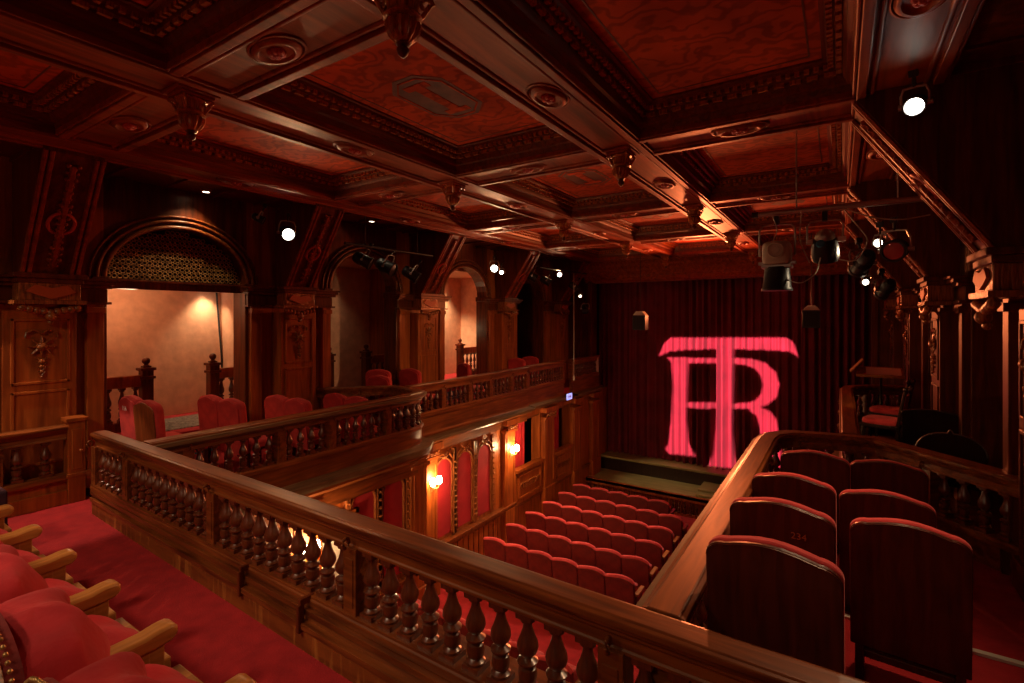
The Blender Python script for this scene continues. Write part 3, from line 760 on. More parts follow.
    # box fronts in the two openings
    for (a, b) in ((9.52,10.72),(11.35,12.35)):
        mb = MB(); mb.box(-6.24,-6.14,a,b,-2.35,-1.62); mb.box(-6.26,-6.08,a,b,-1.62,-1.55); mb.box(-6.14,-6.11,a+.08,b-.08,-2.25,-2.2); mb.box(-6.14,-6.11,a+.08,b-.08,-1.75,-1.70)
        mb.box(-6.14,-6.11,a+.08,a+.13,-2.25,-1.70); mb.box(-6.14,-6.11,b-.13,b-.08,-2.25,-1.70)
        mb.build('box_front', W_mid, root, bevel=.006)
        mb = MB()
        for k in range(9):
            y = a+.22+k*(b-a-.44)/8; mb.tube([(-6.11,y+.05*math.cos(q),-1.97+.08*math.sin(q)) for q in [i*PI/4 for i in range(6)]],.014,6)
        mb.build('carved_scrolls', M_orn, root, smooth=50)
        mb = MB(); mb.grid(lambda u, v: (-6.30+.03*math.sin(u*30), a+.0+u*(b-a)*.55, -2.0+v*1.6), 60, 2)
        mb.build('red_drape', F_drape, root, smooth=60)
    return root
stalls_wall(-1); stalls_wall(1)
# pale lit door under the lit gallery
t = thing('door_1', '', 'door', (-5.58, 4.02, -2.95)); t['kind'] = 'structure'
for k in ('label','category'): del t[k]
mb = MB(); mb.box(0,.03,0,.52,0,2.20); mb.box(.03,.045,.06,.46,.15,1.0); mb.box(.03,.045,.06,.46,1.12,2.1); mb.build('door_leaf', P_cream, t)
mb = MB(); mb.box(0,.06,-.07,0,0,2.27); mb.box(0,.06,.52,.59,0,2.27); mb.box(0,.06,-.07,.59,2.20,2.27); mb.build('door_frame', W_mid, t, bevel=.005)

# rear/end walls
mb = MB(); mb.box(-9.3,2.5,-3.3,-3.1,-3.4,4.1); struct(mb.build('wall_back', W_dark))
mb = MB(); mb.box(-7.0,1.6,-1.1,-1.0,-3.2,-.12); struct(mb.build('wall_stalls_back', W_dark))
mb = MB(); mb.box(-9.3,-6.38,14.3,14.6,-3.6,4.1); mb.box(.62,2.5,14.2,14.6,-3.6,4.1); mb.box(-6.5,1.6,14.35,14.6,3.0,4.1)
for x in (-6.42,.66): mb.box(x-.06,x+.06,14.15,14.35,-3.3,3.0)
struct(mb.build('wall_proscenium', W_dark, bevel=.008))
mb = MB(); mb.box(-8,3,16.0,16.1,-3.6,4.5); struct(mb.build('wall_stage_rear', P_void))

# ------------------------------------------------------------------ stage
t = thing('stage', 'low wooden stage with stepped front and baluster orchestra rail below the curtain', 'stage', (AX, 14.2, -3.3)); 
mb = MB(); mb.box(-3.4,4.2,.24,1.7,.90,.96); mb.build('stage_floor', W_stage, t, bevel=.01)
mb = MB(); mb.box(-3.4,4.2,.30,1.7,0,.90); mb.build('stage_riser', W_black, t)
mb = MB(); mb.box(-3.4,4.2,-.80,.28,.46,.55); mb.build('forestage', W_stage, t, bevel=.01)
mb = MB(); mb.box(-.1,3.4,-.45,.28,.55,.68); mb.box(-.1,.9,-.68,-.4,.55,.62); mb.build('stage_step', W_stage, t, bevel=.01)
mb = MB(); mb.box(-3.4,4.2,-.80,-.72,.40,.56); mb.box(-3.4,4.2,-.80,-.74,-.1,.08); mb.box(-3.4,4.2,-.66,-.62,0,.46); mb.build('orchestra_rail', W_mid, t, bevel=.005)
b0 = None
for k in range(44):
    x = -3.2+k*.15
    if b0 is None: b0 = baluster_mesh(.33,.035).build('baluster', W_dark, t, (x,-.77,.07), 0, smooth=45)
    else: c = b0.copy(); COL.objects.link(c); c.parent = t; c.location = (x,-.77,.07)
# curtain
def cur(u, v):
    x = -6.45+u*7.3; z = -2.33+v*5.5
    f = 2*PI/.19
    w = .105*math.sin(f*x+1.6*math.sin(x*2.1)+.25*math.sin(v*3+x))+.03*math.sin(f*.37*x+.8)+.012*math.sin(2.3*f*x)
    w += .035*math.sin(f*1.73*x+2.0*math.sin(x*3.3)); w *= (.55+.45*(1-v)**.5)*(.75+.35*math.sin(x*1.9+1))
    return (x, 15.0+w, z)
mb = MB(); mb.grid(cur, 760, 14)
tag(mb.build('stage_curtain', F_curtain, smooth=80), 'tall dark red velvet curtain with the lit monogram thrown on it', 'curtain')

# ------------------------------------------------------------------ seats
def rounded_back(w, h, r, n=8, crown=.03):
    """outline x,z of a seat back: square foot, rounded top corners with slight crown"""
    pts = [(-w/2, 0), (w/2, 0)]
    for i in range(n+1):
        a = PI/2*i/n; pts.append((w/2-r+r*math.cos(a), h-r*0.8+r*0.8*math.sin(a)))
    m = 8
    for i in range(1, m): 
        q = i/m; pts.append((w/2-r-(w-2*r)*q, h+crown*math.sin(PI*q)))
    for i in range(n+1):
        a = PI/2+PI/2*i/n; pts.append((-w/2+r+r*math.cos(a), h-r*0.8+r*0.8*math.sin(a)))
    return pts
def slab(outl, y0, y1, tilt=0.0):
    """extrude x,z outline from y0 to y1; leans back with height (local y = forward)"""
    mb = MB(); n = len(outl)
    mb.add([(x, y0-z*tilt, z) for x, z in outl]+[(x, y1-z*tilt, z) for x, z in outl],
           [tuple(range(n)), tuple(range(2*n-1, n-1, -1))]+[(i, n+i, n+(i+1) % n, (i+1) % n) for i in range(n)])
    return mb
def text_mesh(body, size, mat, parent, loc, rot):
    cu = bpy.data.curves.new('seat_number', 'FONT'); cu.body = body; cu.size = size; cu.extrude = .001; cu.align_x = 'CENTER'
    tx = bpy.data.objects.new('tmp_text', cu); COL.objects.link(tx); bpy.context.view_layer.update()
    me = bpy.data.meshes.new_from_object(tx.evaluated_get(bpy.context.evaluated_depsgraph_get())); bpy.data.objects.remove(tx)
    o = bpy.data.objects.new('seat_number', me); COL.objects.link(o); me.materials.clear(); me.materials.append(mat); o.parent = parent; o.location = loc; o.rotation_euler = rot; return o
# --- theatre box seat (wooden rear panel, red rim), faces +Y
def box_seat(w=.49, top=.98):
    t = thing('theatre_seat', '', 'seat')
    h = top-.30; ol = rounded_back(w, h, .075)
    mb = slab(ol, -.012, .012, .08); mb.v = [(x,y,z+.30) for x,y,z in mb.v]; mb.build('back_panel', W_seat, t, bevel=.004)
    ol2 = rounded_back(w+.006, h+.004, .08); mb = slab(ol2, .014, .085, .08); mb.v = [(x,y,z+.30) for x,y,z in mb.v]; mb.build('back_cushion', F_redb, t, smooth=40, bevel=.02)
    mb = MB()   # brass-coloured worn edge strip
    mb.tube([(x*.985, -.014-z*.08, z*.99+.30) for x, z in ol[2:]], .0035, 5); mb.build('edge_trim', W_seat, t, smooth=60)
    mb = MB(); mb.box(-w/2+.03,w/2-.03,.10,.20,.34,.78); mb.build('seat_cushion', F_red, t, bevel=.03, smooth=40)   # tipped up
    mb = MB(); mb.box(-w/2+.02,w/2-.02,.03,.09,.22,.26); mb.box(-w/2+.02,-w/2+.06,-.01,.10,0,.5); mb.box(w/2-.06,w/2-.02,-.01,.10,0,.5)
    for e in (-1,1): mb.box(e*(w/2-.05),e*(w/2-.01),0,.26,0,.03)
    mb.build('standard', W_seat, t, bevel=.004)
    return t
bs = box_seat()
rt = [('end seat of the front column beside the curved rail',)]
GB = 'seats in the box of the dark gallery'
items = [(-.235,2.30,.02,'large dark wooden seat back with red rim, next to the near rail corner'),
         (-.265,3.02,-.04,'dark seat back with the gilt number, behind the near-corner seat'),
         (-.27,3.88,-.13,'dark red-rimmed seat in the third row of the box, by the long box rail'),
         (-.18,4.85,-.18,'dark red-rimmed seat in the foremost row, by the box rail curve'),
         (.29,3.28,-.12,'tallest seat back in the box, beside the pale step edge'),
         (.24,3.98,-.18,'seat back directly beyond the tall one, away from the box rail'),
         (.31,4.92,-.20,'foremost-row seat back in the box, on the dark wall side')]
for k, (x, y, z, lab) in enumerate(items):
    if k == 0: o = bs; o.location = (x,y,z); o['label'] = lab; o['group'] = GB; o.rotation_euler.z = R(-2)
    else:
        o = dup(bs, (x,y,z), R(-2 if x < 0 else -4), lab, GB)
        if k == 4: o.scale = (1.0,1,1.0)
    if k == 1: text_mesh('234', .048, M_brass, o, (.09,-.083,.85), (R(90+4.5),0,0))
# lit gallery box seats
GL = 'seats in the box of the lit gallery'
li = [(-6.92,2.50,.02,'red seat with the white number, next to the near rail in the lit box'),(-6.38,2.46,.02,'brown-backed red seat beside the white-numbered seat'),
      (-6.80,3.32,-.07,'second-row red seat of the lit box, on the wall side'),(-6.30,3.32,-.07,'second-row red seat of the lit box, on the rail side'),
      (-6.62,4.12,-.16,'third-row red seat of the lit box, on the wall side'),(-6.14,4.12,-.16,'third-row red seat of the lit box, on the rail side'),
      (-6.50,5.0,-.24,'foremost red seat of the lit box, on the wall side'),(-5.98,4.98,-.24,'foremost red seat of the lit box, on the rail side')]
gs = None
def round_seat():
    t = thing('theatre_seat', '', 'seat'); w, h = .48, .66; ol = rounded_back(w, h, .11, crown=.02)
    mb = slab(ol, -.03, .07, .08); mb.v = [(x,y,z+.32) for x,y,z in mb.v]; mb.build('back_cushion', F_red, t, smooth=40, bevel=.028)
    mb = slab(rounded_back(w-.03,h-.03,.10), -.045, -.028, .08); mb.v = [(x,y,z+.32) for x,y,z in mb.v]; mb.build('back_panel', F_red, t, bevel=.004)
    mb = MB(); mb.box(-w/2+.02,w/2-.02,.08,.50,.36,.46); mb.build('seat_cushion', F_redb, t, bevel=.03, smooth=40)
    for e in (-1,1):
        for y in (.03,.44): 
            mb = MB(); mb.box(e*(w/2-.05),e*(w/2-.01),y,y+.04,0,.38); mb.build('leg', W_seat, t)
    return t
gs = round_seat()
for k, (x, y, z, lab) in enumerate(li):
    if k == 0: o = gs; o.location = (x,y,z); o['label'] = lab; o['group'] = GL
    else: o = dup(gs, (x,y,z), R(2), lab, GL)
    if k == 1:
        for c in list(o.children):
            if c.name.startswith('back_panel'): c.data = c.data.copy(); c.data.materials[0] = W_brownseat
NUM = text_mesh('114', .075, M_white, gs, (.03,-.118,.84), (R(90+4.5),0,0))
for o in list(bpy.data.objects):
    if o.name.startswith('seat_number.') and o.parent is not None and o.parent.get('group') == GL and o is not NUM: bpy.data.objects.remove(o)
FAR = [(-6.90,6.20,0.1,R(20),'red round-backed chair just past the bow-ended box, wall side'),(-6.70,6.05,0.02,R(10),'low red chair just past the bow-ended box, rail side'),(-6.85,6.95,.05,R(5),'round red chair alone before the bracket pier'),
       (-6.85,8.6,.02,R(-20),'dark red chair in front of the bright third arch'),(-6.75,10.55,.0,0,'red chair behind the short balustrade, nearer the bright arch'),(-6.75,11.2,.0,0,'red chair behind the short balustrade, nearer the curtain')]
gs_plain = gs
for x, y, z, a, lab in FAR: dup(gs_plain, (x,y,z-.10), a, lab, 'chairs along the lit gallery')
for o in list(bpy.data.objects):       # the number belongs to one seat only
    if o.name.startswith('seat_number') and o is not NUM and o.parent is not None and o.parent['group'] in (GL, 'chairs along the lit gallery'): bpy.data.objects.remove(o)

# --- stalls seats
def stalls_seat(w=.5):
    t = thing('stalls_seat', '', 'seat'); h = .50
    n = 12; top = [(w/2-w*i/n, h-.055+.058*math.sin(PI*(i/n)**.7)) for i in range(n+1)]
    ol = [(-w/2+.012,0),(w/2-.012,0)]+[(max(-w/2+.006,min(w/2-.006,x)), z) for x, z in top]
    mb = slab(ol, -.02, .05, .14); mb.v = [(x,y,z+.38) for x,y,z in mb.v]; mb.build('seat_back', F_stall, t, bevel=.01)
    mb = MB(); mb.tube([(x*.97, .015-(z)*.14, z+.385) for x, z in top], [.026]+[.034]*(n-1)+[.026], 8); mb.build('top_roll', F_roll, t, smooth=60)
    mb = MB(); mb.box(-w/2+.04,w/2-.04,.12,.24,.34,.72); mb.build('seat_cushion', F_pink, t, bevel=.03, smooth=40)
    mb = MB(); mb.box(w/2-.035,w/2+.035,.02,.34,.60,.64); mb.build('armrest', W_honey, t, bevel=.01)
    mb = MB(); mb.box(w/2-.02,w/2+.02,.0,.24,0,.60); mb.build('side_panel', W_seat, t, bevel=.006)
    return t
ss = stalls_seat(); first = True
zfl = lambda y: -2.85-.5*(y+1)/16.5
ROWS = [(5.32,-5.55,6,'row under the near rail'),(7.72,-5.66,6,'nearest fully seen row'),(8.51,-5.68,6,'second fully seen row'),
        (9.30,-5.70,6,'third fully seen row'),(10.09,-5.72,6,'fourth fully seen row'),(10.88,-5.74,6,'fifth fully seen row'),(11.67,-5.74,5,'row closest to the stage')]
for ri, (y, x0, n, rn) in enumerate(ROWS):
    for k in range(n):
        x = x0+.245+k*.49
        pos = 'against the sconce wall' if k == 0 else ('on the aisle end' if k == n-1 else '%s from the sconce wall' % ORD[k])
        lab = 'red stalls seat, %s, %s' % (rn, pos)
        loc = (x, y, zfl(y)); 
        if first: o = ss; o.location = loc; o['label'] = lab; first = False
        else: o = dup(ss, loc, R(-1.0), lab)
        o['group'] = 'stalls seats'

# --- plush balcony armchairs (near, facing +Y)
def superbox(mb, c, s, e=3.0, nu=20, nv=12, f=None):
    cx, cy, cz = c
    def sp(a, p): return math.copysign(abs(a)**p, a)
    def P(u, v):
        th = -PI+2*PI*u; ph = -PI/2+PI*v; p = 2/e
        x = s[0]*sp(math.cos(ph), p)*sp(math.cos(th), p); y = s[1]*sp(math.cos(ph), p)*sp(math.sin(th), p); z = s[2]*sp(math.sin(ph), p)
        if f: x, y, z = f(x, y, z)
        return (cx+x, cy+y, cz+z)
    mb.grid(P, nu, nv)
def plush(w=.545):
    t = thing('plush_armchair', '', 'armchair')
    mb = MB()
    def fb(x, y, z):
        q = (z+.36)/.72
        y -= .06*q; z -= .10*(abs(x)/.27)**4*max(0, q-.35); y += .02*math.sin(x*23)*q; z += .012*math.sin(x*31+1)*q*q; y += .012*math.sin(z*34+x*9)*(1 if y > 0 else .3)
        return x, y, z
    superbox(mb, (0,.035,.68), (.268,.115,.335), 4.0, 40, 24, fb); mb.build('back_cushion', F_plush, t, smooth=80)
    mb = MB()
    def fs(x, y, z): 
        return x, y, z+.012*math.sin(x*26+1)+.012*math.sin(y*22)-(.02*max(0,(y-.1)/.1))
    superbox(mb, (0,.22,.50), (.232,.215,.085), 4.0, 36, 16, fs); mb.build('seat_cushion', F_plush, t, smooth=80)
    mb = MB(); mb.box(-.24,.24,.40,.455,.40,.50); mb.build('seat_rail', W_honey, t, bevel=.008)
    # rear panel with studded border
    n = 14; ol = [(-.235,.30),(.235,.30)]+[(.235*math.cos(PI*i/n) if abs(math.cos(PI*i/n)) < .999 else .235*math.cos(PI*i/n), .80+.19*max(0,math.sin(PI*i/n))**.7) for i in range(n+1)]
    ol = [(x, z+.07 if z > .4 else z) for x, z in ol]
    mb = slab(ol, -.145, -.105, .06); mb.v = [(x,y+.07,z) for x,y,z in mb.v]; mb.build('back_panel', F_backred, t)
    mb = MB(); mb.tube([(x,-.080-z*.06,z) for x, z in ol[2:]], .010, 6); mb.build('piping', P_cream, t, smooth=60)
    mb = MB()
    P = [(x*1.03,-.060-z*.06,z*1.008) for x, z in ol[2:]]
    for a, b in zip(P, P[1:]):
        L = math.dist(a, b); m = max(1, int(L/.016))
        for k in range(m): q = k/m; mb.ball(tuple(a[i]+(b[i]-a[i])*q for i in range(3)), .0065, 6, 4)
    mb.build('stud_trim', M_brass, t, smooth=60)
    return t
def arm(t, x):
    # carved honey armrest with scrolled front
    prof = [(-.12,.655),(.05,.650),(.22,.648),(.34,.652),(.39,.662),(.43,.664),(.452,.648),(.450,.62),(.43,.600),(.38,.592),(.22,.585),(-.12,.585)]
    mb = MB(); M = Matrix(((0,0,1,x-.040),(1,0,0,0),(0,1,0,0),(0,0,0,1))); mb.extr(prof, M, .080)
    a = mb.build('armrest', W_honey, t, bevel=.012, smooth=50)
    mb = MB(); mb.box(x-.026,x+.026,-.14,.36,.10,.60); mb.box(x-.030,x+.030,.02,.34,.30,.56); mb.box(x-.022,x+.022,.34,.41,0,.60)
    mb.build('side_panel', W_honey, t, bevel=.006)
pl = plush(); arm(pl, .272)
xs = [-1.36,-1.91,-2.46,-3.00,-3.545,-4.09,-4.64]
pn = ['nearest the camera, only its cushion edge in view','with the brass-studded rear edge in view, second along','third along from the studded one, plump cushion','fourth along the aisle','fifth along the aisle','sixth along the aisle','at the far wall end of the row']
pn = ['mostly out of view at the near end','with the brass-studded back edge','next beyond the brass-studded one','mid-row, facing the worn plinth','two before the wall end of the row','last but one before the wall passage','last in the row, by the wall passage']
for k, x in enumerate(xs):
    lab = 'plush red armchair with honey wood arms, %s' % pn[k]; loc = (x, .47, .10)
    if k == 0: pl.location = loc; pl['label'] = lab; pl['group'] = 'plush armchairs along the balcony aisle'
    else: dup(pl, loc, 0, lab)
# maroon bench end near the wall passage
t = thing('folding_seat', 'dark maroon folded seat standing by the wall passage balustrade', 'seat', (-6.02,1.05,-.06))
mb = slab(rounded_back(.42,.36,.05), -.04,.04,.05); mb.v = [(x,y,z+.25) for x,y,z in mb.v]; mb.build('back_cushion', F_maroon, t, bevel=.015, smooth=40)
mb = MB(); mb.box(-.2,.2,.05,.15,.20,.55); mb.build('seat_cushion', F_maroon, t, bevel=.02, smooth=40)
for e in (-1,1): mb = MB(); mb.box(e*.17,e*.20,-.03,.15,0,.27); mb.build('leg', W_black, t)

# --- carved chairs in the dark gallery
def carved_chair(label, loc, rz):
    t = thing('carved_chair', label, 'chair', loc, rz, 'carved chairs in the dark gallery')
    mb = MB(); mb.box(-.23,.23,-.21,.23,.40,.45); mb.build('seat_frame', W_black, t, bevel=.01)
    mb = MB(); superbox(mb, (0,.01,.475), (.225,.215,.05), 4, 24, 10); mb.build('seat_cushion', F_redb, t, smooth=80)
    for ex in (-1,1):
        mb = MB(); mb.lathe([(.025,0),(.018,.03),(.028,.10),(.02,.2),(.03,.36),(.028,.42)], T(ex*.19,.19,0), 10); mb.build('leg', W_black, t, smooth=50)
        mb = MB(); mb.tube([(ex*.19,-.20,0),(ex*.19,-.20,.42),(ex*.19,-.24,.70),(ex*.18,-.28,.92)],[.02,.022,.02,.018],8); mb.ball((ex*.18,-.285,.95),.03); mb.build('back_post', W_black, t, smooth=50)
    mb = MB(); mb.tube([(-.18,-.275,.88),(-.09,-.28,.93),(0,-.28,.96),(.09,-.28,.93),(.18,-.275,.88)],.022,8); mb.box(-.17,.17,-.26,-.235,.52,.56); mb.build('crest_rail', W_black, t, smooth=50)
    mb = slab([(-.10,.56),(.10,.56),(.12,.86),(-.12,.86)], -.16,-.13,.14); mb.build('back_splat', F_backred, t)
    mb = MB()
    for k in range(5): mb.tube([(-.10+.05*k-.02,-.30,.935),(-.10+.05*k,-.305,.955),(-.10+.05*k+.02,-.30,.935)],.008,6)
    mb.build('gilt_crest', M_steel, t, smooth=60)
    return t
carved_chair('carved black chair with bright red seat, just behind the gallery rail corner', (.50,8.75,0), R(75))
carved_chair('second carved black chair, beyond the first and partly hidden by it', (.62,9.75,0), R(75))
carved_chair('third carved chair with red seat turned to the wall side', (1.0,9.6,-.03), R(100))
def arch_chair(label, loc, rz, r):
    t = thing('round_backed_chair', label, 'chair', loc, rz, 'dark chairs in the dark gallery')
    mb = slab(rounded_back(.50,.50,r,10,.03), -.02,.03,.1); mb.v = [(x,y,z+.38) for x,y,z in mb.v]; mb.build('backrest', W_black, t, bevel=.006)
    ol = rounded_back(.50,.50,r,10,.03)
    mb = MB(); mb.tube([(x,-.02-z*.1,z+.385) for x, z in ol[2:]],.006,6); mb.build('edge_highlight', M_steel, t, smooth=60)  # bright steel line stands in for the highlight along the curved back
    mb = MB(); mb.box(-.23,.23,.03,.46,.38,.45); mb.build('seat_cushion', F_red, t, bevel=.02)
    for ex in (-.22,.19):
        for y in (0,.42): mb = MB(); mb.box(ex,ex+.03,y,y+.03,0,.40); mb.build('leg', W_black, t)
arch_chair('black round-backed chair rising behind the curved box rail', (.86,6.15,-.02), R(-10), .23)
arch_chair('black square-backed chair between the round-backed and carved chairs', (.85,7.35,-.02), R(-8), .04)
t = thing('music_desk', 'small slanted desk holding white sheets on the dark gallery', 'desk', (.56,10.35,.10))
mb = MB(); mb.tube([(0,0,0),(0,0,.85)],.02); mb.box(-.15,.15,-.15,.15,0,.03); mb.build('stand', W_black, t)
M = T(0,0,.92) @ Matrix.Rotation(R(18),4,'X')
mb = MB(); mb.mbox(M,-.34,.30,-.2,.2,-.02,.0); mb.mbox(M,-.34,.30,-.22,-.2,-.02,.03); mb.mbox(T(-.33,.1,1.0)@Matrix.Rotation(R(-50),4,'Y'),-.14,.14,-.2,.2,-.01,.01); mb.build('desk_top', W_honey, t, bevel=.004)
mb = MB(); mb.mbox(M,-.2,.27,-.15,.15,.002,.008); tag(mb.build('sheet_music', M_white, None, (.56,10.35,.10)), 'white sheets lying on the slanted desk by the dark wall', 'paper')

# ------------------------------------------------------------------ lights and fixtures
def light(kind, loc, energy, color=(1,.78,.52), size=.05, target=None, angle=60, blend=.5, parent=None, name='lamp_light'):
    ld = bpy.data.lights.new(name, kind); ld.energy = energy; ld.color = color
    if kind == 'SPOT': ld.spot_size = R(angle); ld.spot_blend = blend
    if kind in ('SPOT','POINT'): ld.shadow_soft_size = size
    if kind == 'AREA': ld.shape = 'DISK'; ld.size = size
    o = bpy.data.objects.new(name, ld); COL.objects.link(o); o.location = loc
    if target is not None:
        d = Vector(target)-Vector(loc); o.rotation_euler = d.to_track_quat('-Z','Y').to_euler()
    return o
def aim(loc, target): return (Vector(target)-Vector(loc)).to_track_quat('-Z','Y').to_euler()

# sconces
def sconce(label, loc):
    t = thing('wall_sconce', label, 'wall lamp', loc, 0, 'twin wall sconces on the stalls wall')
    mb = MB(); mb.lathe([(.05,0),(.05,.01),(.02,.02)], Matrix.Rotation(R(90),4,'Y') @ Matrix.Scale(1,4), 14); mb.box(0,.012,-.03,.03,-.14,.08); mb.build('back_plate', M_brass, t)
    for e in (-1,1):
        mb = MB(); mb.tube([(0,0,-.02),(.06,e*.03,-.07),(.11,e*.07,-.06),(.12,e*.08,.0)],.008,6); mb.lathe([(.02,0),(.026,.006),(.012,.012)],T(.12,e*.08,0),10); mb.build('arm', M_brass, t, smooth=60)
        mb = MB(); mb.lathe([(.034,.015),(.050,.05),(.046,.10),(.034,.14)],T(.12,e*.08,0),14); mb.build('shade', E_bulb, t, smooth=60)
    light('POINT', (loc[0]+.24, loc[1], loc[2]+.08), 34, (1,.60,.28), .06)
sconce('lit twin sconce on the stalls pilaster nearest the curtain', (-6.10,9.25,-1.05))
sconce('lit twin sconce on the middle stalls pilaster beside the red arches', (-6.10,6.68,-1.05))
sconce('lit sconce seen glowing through the near balusters', (-5.50,3.75,-.95))

# generic stage lantern, pointing along local -Z
def lantern(kind, label, loc, target, r=.09, L=.26, mat=M_black, lens=None, group='stage lanterns', hang=.16):
    t = thing('stage_lantern', label, 'stage light', loc, 0, group)
    t.rotation_euler = aim(loc, target)
    mb = MB(); mb.lathe([(r*.55,L*.62),(r*.85,L*.55),(r,L*.40),(r,-L*.35),(r*1.12,-L*.38),(r*1.12,-L*.5),(r*.95,-L*.5),(r*.9,-L*.42),(r*.9,-L*.3),(.001,-L*.29)], seg=18)
    for k in range(4): mb.lathe([(r*1.03,L*(.05+.07*k)),(r*1.06,L*(.06+.07*k)),(r*1.03,L*(.08+.07*k))], seg=18)
    mb.build('housing', mat, t, smooth=40)
    mb = MB(); mb.lathe([(.001,-L*.47),(r*.55,-L*.465),(r*.88,-L*.43),(r*.88,-L*.40),(.001,-L*.40)], seg=18); mb.build('lens', lens or M_glass, t, smooth=60)
    mb = MB(); y = r*1.25
    mb.tube([(-y,0,0),(-y,r*1.2,0),(-y*.8,r*1.9,0),(0,r*2.0,0),(y*.8,r*1.9,0),(y,r*1.2,0),(y,0,0)],.010,6)
    for e in (-1,1): mb.lathe([(.02,-.02),(.02,.02)],T(e*y,0,0)@Matrix.Rotation(R(90),4,'Y'),8)
    mb.build('yoke', M_steel, t, smooth=50)
    mb = MB(); mb.tube([(0,r*2.0,0),(0,r*2.0+hang*.5,0)],.012,6); mb.box(-.025,.025,r*2.0+hang*.4,r*2.0+hang*.7,-.025,.025); mb.build('clamp', M_black, t)
    return t
CEN = (-3, 10, -2)
LIT = [  # location, label, lens strength
  ((-6.45,4.12,3.10),'bright starburst stage lantern above the bracket beside the lunette arch',(0,2.0,.8),.085,110),
  ((-6.28,8.88,2.98),'brightest of the far lantern pair above the bright third arch',(0,.5,1.0),.08,110),
  ((-6.22,9.08,2.90),'smaller partner of the far bright lantern pair',(-1,0,2.2),.045,25),
  ((-6.28,11.9,3.05),'single lit lantern over the short balustrade by the curtain',(0,1,1.2),.06,40),
  ((-6.10,12.8,2.50),'small warm lantern lowest on the rig beside the curtain',(-1,3,1),.04,12)]
for loc, lab, tg, r, e in LIT:
    t = lantern('lit', lab, loc, tg, r, r*2.6, M_black, E_lamp if e > 20 else E_spot, 'lit stage lanterns on the lit gallery side')
    d = (Vector(tg)-Vector(loc)).normalized(); p = Vector(loc)+d*(r*1.6)
    light('SPOT', p, e*.6, (1,.52,.24), .05, Vector(loc)+d*10, 130, .8)
lantern('lit','glaring floodlight under the ceiling above the raking bracket', (.42,4.28,3.36), (-.25,1.2,1.8), .058, .16, M_black, E_lamp, 'lit lanterns on the dark gallery side')
light('SPOT', (.34,3.95,3.18), 130, (1,.62,.36), .05, (-1.6,2.6,0.0), 100, .8)
lantern('lit','lit lantern with flap, uppermost of the cluster under the bar', (.30,5.55,2.60), (-.9,2.0,2.2), .038, .15, M_black, E_spot, 'lit lanterns on the dark gallery side')
lantern('lit','lit lantern lowest in the cluster under the bar', (.22,6.0,2.28), (-.9,2.0,1.9), .030, .13, M_black, E_spot, 'lit lanterns on the dark gallery side')
light('SPOT', (.16,5.2,2.5), 12, (1,.75,.45), .04, (-1.5,1.5,0), 120, .8)

# lighting bar over the dark side
t = thing('lighting_bar', 'steel lighting bar carrying the grey lantern and cables', 'lighting bar', (-.62,5.0,2.86))
mb = MB(); mb.tube([(0,0,0),(1.75,0,0)],.024,10); mb.build('pipe', M_steel, t, smooth=60)
mb = MB(); mb.tube([(0,0,0),(-.05,0,0)],.026,10); mb.build('end_cap', M_black, t, smooth=60)
for x in (.30,1.0):
    mb = MB(); mb.tube([(x,0,.02),(x,0,.72)],.006,6); mb.build('hanger', M_steel, t)
mb = MB(); mb.tube([(.62+.035*math.cos(q),0,.0+.035*math.sin(q)) for q in [k*PI/5 for k in range(10)]],.006,6,closed=True); mb.build('clamp_ring', M_steel, t)
def hang_fix(label, x, z, kind):
    t = thing('stage_lantern', label, 'stage light', (x,5.0,z), 0, 'unlit lanterns on the bar')
    if kind == 'grey':
        mb = MB(); superbox(mb,(0,0,0),(.115,.10,.105),5,24,12); mb.build('housing', M_grey, t, smooth=60)
        mb = MB(); M = T(0,-.10,0.02)@Matrix.Rotation(R(90),4,'X'); mb.lathe([(.075,0),(.075,.012),(.06,.02),(.055,.012),(.03,.012),(.028,.02),(.001,.02)],M,24); mb.build('rear_cap', M_grey, t, smooth=50)
        mb = MB(); mb.box(-.12,.12,-.08,.10,-.13,-.10); mb.box(-.15,.15,-.02,.02,-.10,-.07); mb.build('cooling_rim', M_steel, t, bevel=.006)
        mb = MB(); mb.lathe([(.10,-.12),(.115,-.30),(.125,-.31),(.125,-.33),(.001,-.33)],seg=20); mb.build('barrel', M_black, t, smooth=50)
        w = .14
    else:
        mb = MB(); mb.ball((0,0,.03),.075,18,10); mb.build('reflector_cap', M_steel, t, smooth=60)
        mb = MB(); M = Matrix.Rotation(R(25),4,'X'); mb.lathe([(.08,.02),(.10,-.04),(.105,-.14),(.095,-.17),(.001,-.17)],M,20); mb.build('housing', M_black, t, smooth=50)
        mb = MB(); M = T(-.03,-.085,-.03)@Matrix.Rotation(R(70),4,'X'); mb.lathe([(.035,0),(.03,.012),(.001,.014)],M,16); mb.build('lens', M_blue, t, smooth=60)
        mb = MB(); mb.box(-.13,-.09,-.02,.02,-.02,.02); mb.box(.09,.15,-.015,.015,-.01,.03); mb.build('knob', M_white, t)
        w = .13
    H = 2.86-z
    mb = MB(); mb.tube([(-w,0,-.02),(-w,0,H-.15),(-w*.8,0,H-.11),(0,0,H-.10),(w*.8,0,H-.11),(w,0,H-.15),(w,0,-.02)],.009,6); mb.build('yoke', M_steel, t, smooth=50)
    mb = MB(); mb.box(-.02,.02,-.03,.03,H-.11,H-.03); mb.build('clamp', M_black, t)
hang_fix('squat grey lantern with round cap hanging at the free end of the bar', -.47, 2.50, 'grey')
hang_fix('black lantern with silver cap and blue glint beside the grey one', -.11, 2.58, 'ball')
lantern('off','tilted black barrel lantern under the bar beside the raking bracket', (.17,5.7,2.44), (-.6,8.5,1.2), .075, .28, M_black, M_black, 'unlit lanterns on the bar')
